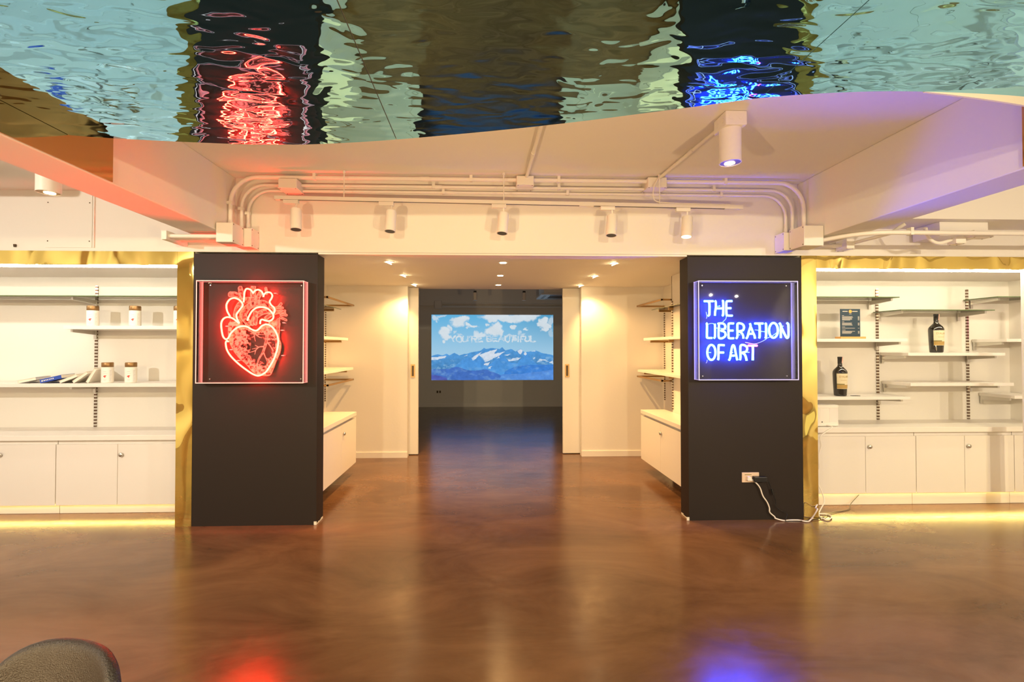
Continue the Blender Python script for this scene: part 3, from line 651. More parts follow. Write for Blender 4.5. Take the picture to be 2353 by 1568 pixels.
# under-beam runs at both sides
for k in range(3):
    conduit('beam_conduit', [(-2.12, 3.86 + .07 * k, 2.395), (-2.53, 3.86 + .07 * k, 2.395)], .017, 'conduit passing beneath the beam above the heart pillar, %s of three' % ('nearest the room', 'middle', 'closest to the wall')[k])
MB_ = tag(MB().box(-2.56, -2.52, 3.82, 4.09, 2.36, 2.43).build('pipe_saddle', 'pipe'), 'white saddle holding the three conduits beneath the heart-side beam', 'pipe saddle')
conduit('bay_conduit', smooth([(2.75, 3.83, 2.385), (2.9, 3.70, 2.40), (3.07, 3.62, 2.405), (3.3, 3.60, 2.405)], 5) + [(4.2, 3.62, 2.41), (5.5, 3.66, 2.41)], .018, 'conduit running level in front of the yellow-lit cross beam', [((3.33, 3.60, 2.405), 'x')])
conduit('bay_conduit', [(2.74, 4.03, 2.39), (3.10, 4.03, 2.39)], .016, 'short conduit stub low on the header above the gold corner')
jbox(3.10, 3.17, 3.96, 4.09, 2.36, 2.44, 'small junction box under the beam beside the gold corner', '-z')
conduit('bay_conduit', [(3.15, 4.0, 2.40), (3.32, 3.78, 2.44), (3.38, 3.70, 2.50)], .014, 'slanting conduit from the small junction box up toward the cross beam')
q = at(2098, 557, Y=4.09)
tag(MB().box(q.x, q.x + .42, 3.84, 4.095, q.z, 2.559).build('trunking_box', 'lampwhite', bevel=.004), 'white trunking box under the cross beam above the wine bay', 'trunking')
conduit('bay_conduit', smooth([at(2126, 524, Y=3.72), at(2130, 540, Y=3.74), at(2140, 553, Y=3.75), at(2156, 559, Y=3.76), at(2175, 555, Y=3.76), at(2194, 548, Y=3.76)], 6), .014, 'curved conduit elbow below the trunking box')
q = at(2192, 559, Y=3.74); jbox(q.x, q.x + .085, 3.72, 3.80, q.z, q.z + .05, 'small junction box beside the curved elbow, right of the trunking', '-z')
q = at(2216, 548, Y=3.74); jbox(q.x, q.x + .16, 3.66, 3.75, q.z, q.z + .05, 'longer junction box at the right end of the cross beam fittings', '-z')
# heart-side header wall: access panel, cable, box, clip
t = thing('access_panel', (at(159, 565, Y=YF).x, YF - .006, 2.32), 'square white access panel with corner screws above the jar bay', 'access panel')
x0 = at(106, 500, Y=YF).x; x1 = at(213, 500, Y=YF).x
MB().box(x0, x1, YF - .006, YF - .0005, 2.345, 2.80).build('panel_board', 'wall', t)
for sx_ in (x0 + .02, x1 - .02):
    for zz in (2.40, 2.725): MB().lathe((sx_, YF - .006, zz), [(.005, 0), (.005, .002)], 10, Matrix.Rotation(R(90), 3, 'X')).build('screw', 'screw', t)
xx = at(213, 500, Y=YF).x + .01
tag(MB().box(xx, xx + .011, YF - .012, YF - .0005, 2.345, 2.829).build('cable_cover', 'pipe'), 'thin vertical cable cover beside the access panel', 'cable cover')
p = at(36, 565, Y=YF); tag(MB().box(p.x - .008, p.x + .008, YF - .012, YF - .0005, p.z - .012, p.z + .012).box(p.x - .002, p.x + .012, YF - .02, YF - .01, p.z - .004, p.z + .010).build('wall_clip', 'screw'), 'small rusty clip left on the wall just above the gold band', 'clip')
tag(MB().box(-4.6, -3.55, 3.3, 3.42, 2.74, 2.829).build('trunking_box', 'lampwhite', bevel=.004), 'white trunking box at the upper corner above the jar bay', 'trunking')
# ------------------------------------------------------------ socket, plugs and cables
t = thing('wall_socket', (2.31, YF - .012, .33), 'cream wall socket low on the pillar under the blue lettering', 'socket')
MB().box(2.237, 2.388, YF - .021, YF - .0125, .328, .414).build('face_plate', 'socket', t, bevel=.002)
MB().box(2.26, 2.32, YF - .0215, YF - .021, .392, .398).build('printed_line', 'olive', t)
t = thing('mains_plug', (2.29, YF - .03, .36), 'white plug with a white cord pushed in the pillar socket', 'plug')
MB().hexa([(2.275, YF - .045, .348), (2.315, YF - .045, .345), (2.315, YF - .022, .345), (2.275, YF - .022, .348), (2.275, YF - .045, .385), (2.31, YF - .045, .378), (2.31, YF - .022, .378), (2.275, YF - .022, .385)]).build('plug_body', 'cable_w', t, bevel=.003)
yw = YF - .035
def fl(px, py): v = at(px, py, Z=0); return (v.x, v.y, .008)
def wl(px, py, dy=0): v = at(px, py, Y=yw + dy); return (v.x, v.y, v.z)
cw = [wl(1722, 1099), wl(1735, 1108), wl(1746, 1121), wl(1753, 1140), wl(1763, 1155), wl(1768, 1168), wl(1769, 1178), wl(1780, 1188), (2.52, YF - .04, .02), fl(1801, 1199), fl(1813, 1198), fl(1835, 1198), fl(1852, 1201), fl(1862, 1198)]
v = at(1878, 1172, Y=4.0); cw += [(v.x, v.y, v.z)]
cw += [tuple(at(1874, 1168, Y=4.07)), tuple(at(1878, 1160, Y=4.09))]
cs = [(3.255, 4.43, .762), (3.262, 4.37, .752), tuple(at(1886, 1003, Y=4.36)), tuple(at(1887, 1025, Y=4.36)), tuple(at(1881, 1050, Y=4.36)), tuple(at(1882, 1075, Y=4.37)), tuple(at(1878, 1105, Y=4.36)), tuple(at(1888, 1130, Y=4.33)), tuple(at(1894, 1152, Y=4.30)), tuple(at(1886, 1170, Y=4.25)), fl(1881, 1185), fl(1888, 1193), fl(1904, 1196), fl(1911, 1190), fl(1900, 1184), fl(1880, 1184), fl(1872, 1190), fl(1858, 1201)]
cs[10] = (cs[10][0], cs[10][1], .012)
MB().tube(smooth(cw, 6), .0055, 8).build('mains_cord', 'cable_w', t, smooth=True)
tag(MB().tube(smooth(cs, 6), .0055, 8).build('speaker_cord', 'cable_w', smooth=True), 'white cord hanging from the speaker and looping on the floor', 'cord')
t = thing('power_adapter', (2.38, YF - .04, .34), 'black power adapter plugged in beside the white plug', 'adapter')
MB().box(2.325, 2.435, YF - .066, YF - .022, .340, .385).build('adapter_body', 'dark', t, bevel=.004)
cb = [wl(1757, 1102), wl(1765, 1106), wl(1770, 1118), wl(1774, 1130), wl(1779, 1142), wl(1783, 1155), wl(1781, 1163), wl(1792, 1172), wl(1808, 1181), (2.60, YF - .06, .03), fl(1806, 1200), fl(1825, 1201), fl(1850, 1199), fl(1878, 1195), fl(1895, 1190), fl(1912, 1181), (3.35, 4.30, .006), (3.46, 4.40, .03), (3.56, 4.43, .10)]
cb = [(x, y, max(z, .006)) for x, y, z in cb]
MB().tube(smooth(cb, 6), .0028, 6).build('adapter_cord', 'dark', t, smooth=True)
v = wl(1774, 1130); MB().tube([(v[0], v[1], v[2] + .02), (v[0] + .01, v[1], v[2] - .03)], .009, 8).build('inline_switch', 'dark', t)
# ------------------------------------------------------------ neon signs in clear boxes
def signbox(x0, x1, z0, z1, edge, lab):
    t = thing('neon_sign', ((x0 + x1) / 2, YF - .013, z0), lab, 'neon sign')
    ya, yb = 3.995, YF - .0135; g = .005
    MB().box(x0, x1, ya, ya + g, z0, z1).build('front_sheet', 'acrylic', t)
    m_ = MB().box(x0, x0 + g, ya + g, yb, z0, z1).box(x1 - g, x1, ya + g, yb, z0, z1).box(x0 + g, x1 - g, ya + g, yb, z0, z0 + g).box(x0 + g, x1 - g, ya + g, yb, z1 - g, z1)
    m_.build('side_sheets', 'acrylic', t)
    e = .0042; m_ = MB()
    for y in (ya - .001, yb - .006):
        m_.box(x0 - .001, x1 + .001, y, y + .005, z0 - .001, z0 + e).box(x0 - .001, x1 + .001, y, y + .005, z1 - e, z1 + .001)
        m_.box(x0 - .001, x0 + e, y, y + .005, z0, z1).box(x1 - e, x1 + .001, y, y + .005, z0, z1)
    for x in (x0, x1 - e):
        for z in (z0, z1 - e): m_.box(x, x + e, ya, yb, z, z + e)
    m_.build('lit_edges', edge, t)
    for sx_ in (x0 + .07, x1 - .05):
        for zz in (z0 + .03, z1 - .03): MB().lathe((sx_, yb - .012, zz), [(.005, 0), (.005, .011)], 10, Matrix.Rotation(R(-90), 3, 'X')).build('standoff', 'steel', t)
    return t
yt = 4.035
heart = signbox(-2.389, -1.511, 1.208, 2.060, 'edgered', 'red neon anatomical heart glowing in a clear box on the left pillar')
def hp(u, v, y=yt): p = at(500 + u / 6.272, 640 + v / 6.272, Y=y); return (p.x, y, p.z)
HT = [[(375, 345), (382, 270), (387, 210), (405, 160), (435, 150), (480, 168), (512, 215)], [(512, 215), (540, 178), (585, 164), (630, 186), (655, 230), (660, 268)],
      [(660, 268), (672, 228), (710, 202), (760, 206), (788, 245), (775, 292), (750, 335), (772, 382), (812, 420), (824, 462), (805, 510)],
      [(180, 548), (142, 480), (128, 420), (133, 365), (175, 305), (235, 283), (300, 303), (350, 350), (360, 395), (320, 450), (278, 510), (272, 550), (290, 605), (310, 645), (240, 592), (190, 566), (130, 560), (80, 588), (53, 650), (58, 740), (78, 835), (118, 878), (155, 858), (185, 800), (240, 740), (300, 702), (370, 688), (430, 700), (490, 735), (550, 754), (592, 732), (640, 684), (700, 664), (760, 680), (820, 742), (862, 830), (874, 920), (852, 1050), (805, 1175), (745, 1280), (685, 1358), (600, 1402), (525, 1388), (430, 1330), (300, 1230), (190, 1120), (135, 1030), (118, 950), (122, 912), (140, 902), (156, 915)],
      [(430, 610), (448, 555), (495, 475), (560, 425), (640, 414), (720, 435), (780, 490), (806, 545), (790, 590), (742, 615), (690, 608), (640, 593), (618, 612), (612, 658)]]
for pts in HT:
    MB().tube(smooth([hp(*p) for p in pts], 7), .0064, 8).build('neon_tube', 'neonred', heart, smooth=True)
for p in ((135, 690), (195, 1028), (300, 1185), (930, 748), (940, 1113), (830, 215), (955, 640)):
    a = Vector(hp(*p)); MB().tube([a, a + Vector((0, .045, 0))], .005, 8).tube([a + Vector((-.012, 0, 0)), a + Vector((.012, 0, 0))], .0035, 6).build('tube_support', 'tubeoff', heart)
# engraved heart drawing: a raster of cells printed on a thin plate behind the tubes
rng = np.random.default_rng(7)
def fbm(h, w, sc, octv=4, ax=1.0, seed=0):
    rg = np.random.default_rng(seed); out = np.zeros((h, w)); amp = 1; tot = 0
    for k in range(octv):
        gx = max(2, int(w / sc * 2 ** k)) + 2; gy = max(2, int(h / sc * ax * 2 ** k)) + 2
        g = rg.random((gy, gx)); yy = np.linspace(0, gy - 1.001, h); xx = np.linspace(0, gx - 1.001, w)
        y0 = yy.astype(int); x0 = xx.astype(int); fy = (yy - y0)[:, None]; fx = (xx - x0)[None]; fy = fy * fy * (3 - 2 * fy); fx = fx * fx * (3 - 2 * fx)
        out += amp * ((g[y0][:, x0] * (1 - fx) + g[y0][:, x0 + 1] * fx) * (1 - fy) + (g[y0 + 1][:, x0] * (1 - fx) + g[y0 + 1][:, x0 + 1] * fx) * fy); tot += amp; amp *= .55
    return out / tot
def inpoly(Xg, Yg, poly):
    r = np.zeros(Xg.shape, bool); n = len(poly)
    for i in range(n):
        x1, y1 = poly[i]; x2, y2 = poly[(i + 1) % n]
        if y1 == y2: continue
        c = ((y1 > Yg) != (y2 > Yg)) & (Xg < (x2 - x1) * (Yg - y1) / (y2 - y1) + x1); r ^= c
    return r
def dseg(Xg, Yg, pts):
    d = np.full(Xg.shape, 1e9); side = np.zeros(Xg.shape)
    for (x1, y1), (x2, y2) in zip(pts, pts[1:]):
        L = (x2 - x1) ** 2 + (y2 - y1) ** 2 + 1e-9; t_ = np.clip(((Xg - x1) * (x2 - x1) + (Yg - y1) * (y2 - y1)) / L, 0, 1)
        q = np.hypot(Xg - x1 - t_ * (x2 - x1), Yg - y1 - t_ * (y2 - y1)); d = np.minimum(d, q)
    return d
def sm2(pts, k=5): return [(p.x, p.y) for p in smooth([(x, y, 0) for x, y in pts], k)]
U0, U1, V0, V1 = 140, 1030, 110, 1430; NW, NH = 300, 445
Xg, Yg = np.meshgrid(np.linspace(U0, U1, NW), np.linspace(V0, V1, NH))
nz = fbm(NH, NW, 60, 4, 1, 3); nf = fbm(NH, NW, 9, 3, 1, 5)
Xw = Xg + (nz - .5) * 26; Yw = Yg + (fbm(NH, NW, 50, 4, 1, 9) - .5) * 26
ink = np.zeros((NH, NW))
body = sm2([(190, 600), (158, 680), (155, 800), (190, 950), (270, 1080), (390, 1210), (500, 1330), (590, 1390), (740, 1400), (800, 1310), (850, 1180), (905, 1030), (915, 950), (888, 850), (895, 700), (880, 600), (700, 640), (550, 760), (400, 640)] + [(190, 600)], 4)
hole = sm2([(395, 745), (450, 735), (520, 770), (640, 770), (700, 850), (735, 900), (820, 900), (835, 1000), (800, 1110), (700, 1250), (610, 1240), (480, 1170), (430, 1020), (440, 900), (395, 745)], 4)
inb = inpoly(Xw, Yw, body); inh = inpoly(Xw, Yw, hole)
hatch = np.sin((Xg * .8 + Yg * .9) * .16 + nz * 22) * .5 + .5
ink = np.where(inb & ~inh, np.clip(.25 + 1.5 * (nf - .42) * 2 + .35 * hatch, 0, 1), ink)
db = dseg(Xw, Yw, hole); ink = np.where(inh & (db < 55), np.maximum(ink, np.clip((nf - .52) * 7, 0, 1) * (1 - db / 55)), ink)
def vessel(pts, w0, w1, fillv=.35, edgev=.95, ridged=True):
    global ink
    P = sm2(pts, 6); n = len(P); best = np.full(Xg.shape, 1e9); wid = np.zeros(Xg.shape); s_ = np.zeros(Xg.shape)
    for i in range(n - 1):
        (x1, y1), (x2, y2) = P[i], P[i + 1]; L = (x2 - x1) ** 2 + (y2 - y1) ** 2 + 1e-9
        t_ = np.clip(((Xw - x1) * (x2 - x1) + (Yw - y1) * (y2 - y1)) / L, 0, 1); q = np.hypot(Xw - x1 - t_ * (x2 - x1), Yw - y1 - t_ * (y2 - y1))
        u = (i + t_) / (n - 1); m_ = q < best; best = np.where(m_, q, best); wid = np.where(m_, w0 + (w1 - w0) * u, wid); s_ = np.where(m_, i + t_, s_)
    i_ = best < wid; e_ = np.abs(best - wid) < 5
    val = fillv * (.25 + 1.1 * np.clip((nf - .4) * 5, 0, 1)) + (.3 * (np.sin(s_ * 6 + nz * 14) > .4) * (nf > .42) if ridged else 0) + .35 * np.clip(best / np.maximum(wid, 1), 0, 1) ** 2
    ink = np.where(i_, np.clip(val, 0, 1), ink); ink = np.where(e_ & (best < wid + 3), edgev, ink)
vessel([(185, 225), (240, 225), (330, 270)], 38, 30); vessel([(322, 140), (335, 200), (360, 260)], 34, 30)
vessel([(390, 640), (310, 560), (320, 440), (400, 340), (470, 330)], 75, 60, .3)
vessel([(440, 640), (370, 540), (430, 420), (540, 370), (660, 350), (745, 420)], 45, 40, .3)
vessel([(512, 130), (505, 230), (500, 370)], 36, 36); vessel([(615, 200), (575, 270), (560, 360)], 30, 34); vessel([(685, 140), (700, 210)], 16, 20)
vessel([(500, 640), (540, 560), (620, 500), (700, 470), (780, 460)], 34, 40, .35); vessel([(545, 500), (545, 640)], 34, 30, .55, .9, False)
vessel([(700, 570), (800, 500), (900, 480), (950, 500)], 26, 24, .5, .95, False); vessel([(800, 430), (860, 420), (905, 370)], 22, 16, .3); vessel([(860, 420), (925, 430)], 20, 16, .3)
vessel([(900, 560), (985, 600)], 16, 12, .3); vessel([(905, 520), (985, 530)], 16, 14, .3); vessel([(900, 500), (960, 470)], 14, 14, .3); vessel([(870, 600), (880, 780)], 26, 16, .3, .9, False)
vessel([(650, 720), (720, 740), (790, 730)], 34, 34, .7, .9, False)
for pts, w0, w1 in (([(700, 770), (705, 850), (690, 950), (660, 1060), (610, 1150), (575, 1240), (590, 1300)], 24, 10), ([(665, 985), (600, 990), (540, 1040), (450, 1065)], 9, 4), ([(600, 992), (550, 960)], 6, 4), ([(600, 992), (500, 1015)], 6, 3), ([(555, 1030), (540, 1090)], 7, 3),
                    ([(715, 930), (760, 980), (795, 1040), (800, 1100)], 9, 4), ([(760, 980), (810, 1040)], 6, 3), ([(672, 1080), (690, 1140), (715, 1200)], 8, 3), ([(690, 1140), (740, 1185)], 6, 3), ([(575, 1240), (490, 1255)], 8, 4), ([(580, 1260), (640, 1310)], 7, 4),
                    ([(520, 770), (530, 830), (545, 900)], 8, 3), ([(540, 790), (600, 850), (640, 860)], 8, 3), ([(560, 810), (660, 815)], 6, 3), ([(530, 830), (490, 845)], 5, 3), ([(440, 735), (520, 775), (600, 780)], 7, 6), ([(330, 790), (345, 900), (320, 980)], 6, 3), ([(345, 830), (400, 930)], 5, 3)):
    P = sm2(pts, 5); dd = dseg(Xw, Yw, P); nn = len(P)
    prog = np.clip((np.hypot(Xw - P[0][0], Yw - P[0][1])) / (math.hypot(P[-1][0] - P[0][0], P[-1][1] - P[0][1]) + 1), 0, 1); w_ = w0 + (w1 - w0) * prog
    ink = np.where(dd < w_, np.where(w_ > 12, np.where(dd > w_ - 7, .95, .25 + .5 * (nf > .5)), .95), ink)
ink = np.where((np.abs(dseg(Xw, Yw, body)) < 5) & (Yg > 640), np.maximum(ink, .85), ink)
keep = ink[:-1, :-1] > .12
def grid_plate(name, X0, X1, Z0, Z1, y, nw, nh, cols, mask, material, parent):
    me = bpy.data.meshes.new(name); xs = np.linspace(X0, X1, nw); zs = np.linspace(Z1, Z0, nh); gx, gz = np.meshgrid(xs, zs)
    V = np.stack([gx.ravel(), np.full(gx.size, y), gz.ravel()], 1); I = np.arange(nw * nh).reshape(nh, nw)
    Q = np.stack([I[:-1, :-1], I[1:, :-1], I[1:, 1:], I[:-1, 1:]], -1)[mask]
    w = np.array(wloc(parent)) if parent else np.zeros(3)
    me.vertices.add(len(V)); me.vertices.foreach_set('co', (V - w).ravel()); me.loops.add(Q.size); me.loops.foreach_set('vertex_index', Q.ravel().astype(np.int32))
    me.polygons.add(len(Q)); me.polygons.foreach_set('loop_start', np.arange(0, Q.size, 4, dtype=np.int32)); me.update(calc_edges=True)
    ca = me.color_attributes.new('picture', 'FLOAT_COLOR', 'POINT'); ca.data.foreach_set('color', np.concatenate([cols.reshape(-1, 3), np.ones((nw * nh, 1))], 1).ravel())
    o = bpy.data.objects.new(name, me); C.objects.link(o); me.materials.append(material)
    if parent: o.parent = parent
    return o
m = bpy.data.materials.new('engraved_print'); m.use_nodes = True; nt = m.node_tree; b = nt.nodes['Principled BSDF']; a = nt.nodes.new('ShaderNodeAttribute'); a.attribute_name = 'picture'
nt.links.new(a.outputs[0], b.inputs['Base Color']); b.inputs['Roughness'].default_value = .7
pa = at(500 + U0 / 6.272, 640 + V0 / 6.272, Y=4.062); pb = at(500 + U1 / 6.272, 640 + V1 / 6.272, Y=4.062)
cols = np.clip(ink, 0, 1)[..., None] * np.array([.50, .40, .37])
ho = grid_plate('heart_engraving', pa.x, pb.x, pb.z, pa.z, 4.062, NW, NH, cols, keep, m, heart); ho['label'] = 'fine pale engraving of an anatomical heart'
# blue lettering
art = signbox(1.823, 2.692, 1.225, 2.076, 'edgeblue', 'blue neon lettering reading THE LIBERATION OF ART in a clear box')
def bp2(u, v, y=yt): p = at(1600 + u / 8.7125, 670 + v / 8.7125, Y=y); return (p.x, y, p.z)
def ell(cx, cy, rx, ry, n=14): return [(cx + rx * math.cos(2 * math.pi * k / n), cy + ry * math.sin(2 * math.pi * k / n)) for k in range(n + 1)]
LT = [('T', [(155, 196), (340, 196)]), ('T', [(238, 215), (262, 235), (262, 440), (255, 475), (235, 490)]), ('H', [(372, 190), (390, 215), (390, 330), (378, 400), (374, 485)]), ('H', [(395, 340), (520, 340)]), ('H', [(520, 190), (538, 215), (538, 450), (520, 488)]),
      ('E', [(715, 195), (630, 196), (604, 215), (600, 330), (606, 460), (625, 482), (722, 485)]), ('E', [(615, 336), (695, 336)]),
      ('L', [(200, 638), (214, 670), (213, 890), (225, 930), (315, 932)]), ('I', [(366, 652), (374, 690), (374, 880), (368, 918), (352, 938)]),
      ('B', [(432, 636), (452, 665), (447, 780), (447, 900), (462, 935), (515, 938), (570, 905), (584, 860), (565, 810), (490, 785)]), ('B', [(455, 642), (530, 642), (575, 680), (570, 740), (490, 785)]),
      ('E', [(748, 642), (665, 642), (645, 665), (643, 780), (645, 910), (665, 937), (750, 937)]), ('E', [(655, 785), (738, 785)]),
      ('R', [(798, 945), (818, 915), (824, 860), (822, 690), (830, 645), (880, 640), (935, 665), (955, 720), (935, 775), (880, 795), (845, 800), (885, 815), (920, 850), (940, 900), (942, 945)]),
      ('A', [(1000, 945), (1026, 905), (1050, 810), (1080, 720), (1086, 680), (1072, 640)]), ('A', [(1090, 710), (1120, 780), (1135, 825), (1150, 850), (1165, 890), (1175, 945)]), ('A', [(1045, 850), (1150, 848)]),
      ('T', [(1168, 642), (1338, 642)]), ('T', [(1246, 655), (1268, 690), (1268, 890), (1258, 938)]), ('I', [(1380, 640), (1396, 670), (1396, 890), (1382, 938)]), ('O', ell(1545, 780, 88, 148)),
      ('N', [(1662, 635), (1685, 665), (1692, 720), (1692, 932)]), ('N', [(1690, 690), (1740, 800), (1790, 900), (1815, 930), (1838, 915), (1846, 860), (1844, 690), (1835, 650), (1812, 635)]),
      ('O', ell(302, 1222, 82, 150)), ('F', [(562, 1078), (470, 1076), (446, 1100), (443, 1330), (432, 1370)]), ('F', [(452, 1224), (550, 1224)]),
      ('A', [(652, 1382), (676, 1330), (705, 1160), (722, 1095), (742, 1078), (764, 1110), (790, 1240), (820, 1378)]), ('A', [(680, 1286), (765, 1286)]),
      ('R', [(872, 1375), (884, 1320), (882, 1130), (896, 1080), (940, 1072), (1000, 1100), (1018, 1150), (995, 1205), (920, 1228), (965, 1260), (990, 1310), (1008, 1385)]),
      ('T', [(1120, 1098), (1132, 1130), (1130, 1378)])]
for ch, pts in LT:
    straight = len(pts) == 2
    P = [bp2(*p) for p in pts]; P = P if straight else smooth(P, 5)
    MB().tube(P, .0088, 8).build('neon_stroke', 'neonblue', art, smooth=True)
k = MB().tube([bp2(1037, 1085), bp2(1218, 1085)], .0088, 8).build('neon_stroke', 'neonpink', art, smooth=True); k['label'] = 'pink-glowing bar of the last T'
for pts in ([(600, 490), (590, 550), (530, 610)], [(240, 655), (300, 640), (360, 650)], [(1400, 955), (1300, 1010), (1200, 1045), (1130, 1050), (980, 1020)], [(195, 410), (212, 500), (200, 545)], [(215, 1370), (212, 1410), (195, 1435)], [(1600, 830), (1520, 890), (1400, 945)], [(600, 760), (470, 735), (400, 735)], [(1170, 770), (1250, 780), (1300, 800), (1400, 810)]):
    MB().tube(smooth([bp2(u, v, yt + .012) for u, v in pts], 5), .0028, 6).build('link_tube', 'tubeoff', art, smooth=True)
for p in ((290, 1225), (470, 290), (1060, 1220), (730, 1225), (870, 870), (1310, 800), (655, 870), (1740, 695)):
    a_ = Vector(bp2(*p)); MB().tube([a_, a_ + Vector((0, .048, 0))], .0045, 8).build('tube_support', 'tubeoff', art)
# ------------------------------------------------------------ projected mountain picture
SW, SH = 560, 304
sa = at(991.5, 723.5, Y=12.09); sb = at(1271.5, 873.5, Y=12.09)
gx, gy = np.meshgrid(np.linspace(0, 2353, SW), np.linspace(0, 1316, SH)); gx = 55 + gx / 2353 * 2228; gy = 68 + gy / 1316 * 1200
def lin(c): c = np.array(c, float) / 255; return np.where(c <= .04045, c / 12.92, ((c + .055) / 1.055) ** 2.4)
tt = np.clip((gy - 68) / 750, 0, 1)[..., None]
img = lin([100, 185, 232]) * (1 - tt) + lin([170, 212, 238]) * tt
img = img * (1 - .25 * np.clip((gx - 1300) / 900, 0, 1)[..., None] * (1 - tt)) 
def N(sc, seed, o=5, ax=1.): return fbm(SH, SW, sc, o, ax, seed)
wx = gx + (N(34, 1, 6) - .5) * 190; wy = gy + (N(34, 2, 6) - .5) * 160
cl = np.zeros((SH, SW))
def blob(cx, cy, rx, ry, s=1.):
    global cl
    d = np.sqrt(((wx - cx) / rx) ** 2 + ((wy - cy) / ry) ** 2); cl = np.maximum(cl, s * np.clip((1.1 - d) * 2.6, 0, 1))
for q in ((540, 210, 150, 100), (480, 160, 80, 60), (640, 170, 120, 60), (740, 260, 60, 40), (840, 285, 90, 30), (740, 320, 50, 20, .7), (280, 400, 110, 110), (350, 490, 80, 50), (380, 310, 30, 50, .9), (290, 560, 35, 30), (1240, 300, 110, 100), (1180, 380, 170, 70), (1330, 370, 50, 60), (930, 430, 130, 40, .9), (1080, 250, 40, 30, .9), (850, 420, 50, 40, .8),
          (1250, 90, 330, 80), (1500, 110, 330, 70), (1760, 120, 230, 100), (1150, 150, 100, 60), (1900, 95, 130, 40), (1550, 275, 55, 35), (1790, 310, 50, 18), (2110, 200, 80, 70), (2180, 290, 120, 60), (2060, 260, 70, 40), (2130, 350, 60, 50), (2250, 200, 60, 90, .6), (2250, 420, 60, 90, .4), (1650, 370, 60, 40, .6), (1720, 420, 70, 20, .6), (120, 110, 60, 40, .7), (220, 90, 70, 30, .6), (130, 165, 25, 20, .7), (470, 390, 35, 30, .6), (590, 440, 60, 20, .6), (1440, 460, 80, 25, .7), (1560, 490, 70, 50, .75)): blob(*q)
# lettering made of cloud
GL = {'Y': [[(0, 0), (.5, .5)], [(1, 0), (.5, .5)], [(.5, .5), (.5, 1)]], 'O': [[(.2, 0), (.8, 0), (1, .3), (1, .7), (.8, 1), (.2, 1), (0, .7), (0, .3), (.2, 0)]], 'U': [[(0, 0), (0, .8), (.3, 1), (.7, 1), (1, .8), (1, 0)]], "'": [[(.4, 0), (.4, .2)]],
      'R': [[(0, 1), (0, 0), (.8, 0), (1, .25), (.8, .5), (0, .5)], [(.5, .5), (1, 1)]], 'E': [[(1, 0), (0, 0), (0, 1), (1, 1)], [(0, .5), (.8, .5)]], 'B': [[(0, 0), (.8, 0), (1, .25), (.8, .5), (0, .5)], [(.8, .5), (1, .75), (.8, 1), (0, 1), (0, 0)]], 'A': [[(0, 1), (.5, 0), (1, 1)], [(.2, .65), (.8, .65)]],
      'T': [[(0, 0), (1, 0)], [(.5, 0), (.5, 1)]], 'I': [[(.5, 0), (.5, 1)]], 'F': [[(1, 0), (0, 0), (0, 1)], [(0, .5), (.8, .5)]], 'L': [[(0, 0), (0, 1), (1, 1)]]}
w2x = gx + (N(20, 11, 3) - .5) * 60; w2y = gy + (N(20, 12, 3) - .5) * 46; patchy = N(16, 13, 3)
xc = 405
for ch, wd in zip("YOU'RE BEAUTIFUL", (85, 90, 80, 25, 85, 75, 45, 80, 75, 95, 80, 85, 30, 70, 80, 75)):
    for st in GL.get(ch, []):
        dd = dseg(w2x, w2y, [(xc + u * wd, 460 + v * 100) for u, v in st]); cl = np.maximum(cl, np.clip((17 - dd) / 9, 0, 1) * np.clip(.75 + (patchy - .45) * 2, .3, 1))
    xc += wd + 26
cwhite = lin([226, 238, 246]) * (1 - .12 * (1 - N(30, 21))[..., None])
img = img * (1 - cl[..., None]) + cwhite * cl[..., None]
def ridge(pts, amp, seed):
    xs_ = [p[0] for p in pts]; ys_ = [p[1] for p in pts]
    return np.interp(gx[0], xs_, ys_)[None] + (N(30, seed, 5)[:1] - .5) * amp
r1 = ridge([(55, 820), (140, 800), (250, 815), (330, 780), (380, 810), (470, 770), (560, 815), (700, 790), (850, 750), (940, 730), (1010, 668), (1060, 700), (1160, 675), (1290, 690), (1345, 655), (1400, 715), (1500, 695), (1590, 745), (1680, 695), (1760, 760), (1960, 725), (2060, 770), (2200, 800), (2283, 805)], 34, 31)
mk = gy > r1; sn = N(26, 33, 5); base = lin([88, 158, 222]) * (1 + .5 * (N(18, 34)[..., None] - .5))
dep = np.clip((gy - r1) / 300, 0, 1)[..., None]; base = base * (1 - .25 * dep)
img = np.where(mk[..., None], base, img)
snow = np.zeros((SH, SW), bool); w3x = gx + (N(24, 41) - .5) * 60; w3y = gy + (N(20, 42) - .5) * 44
for pl_ in ([(55, 850), (340, 825), (300, 870), (55, 905)], [(920, 800), (1080, 750), (1250, 700), (1200, 780), (1400, 740), (1300, 810), (1150, 900), (1030, 945), (980, 870)], [(780, 860), (880, 800), (980, 745), (860, 880), (800, 900)], [(1000, 970), (1130, 930), (1090, 990), (1000, 995)], [(1430, 885), (1600, 865), (1700, 850), (1640, 900), (1450, 925)], [(1620, 740), (1685, 700), (1720, 740), (1680, 800)], [(1740, 790), (1780, 750), (1800, 790), (1770, 810)], [(1800, 735), (1960, 735), (1930, 750)], [(1080, 1050), (1155, 1015), (1130, 1070)], [(630, 825), (720, 795), (700, 815)], [(1240, 890), (1280, 830), (1300, 860)], [(1900, 880), (1940, 850), (1930, 890)], [(1980, 950), (2030, 880), (2140, 900), (2200, 930), (2100, 915)], [(2200, 940), (2283, 905), (2283, 980)], [(1380, 810), (1520, 785), (1440, 820)]): snow |= inpoly(w3x, w3y, pl_)
img = np.where((snow & mk)[..., None], lin([222, 232, 246]) * (1 - .25 * (N(12, 44)[..., None] - .4)), img)
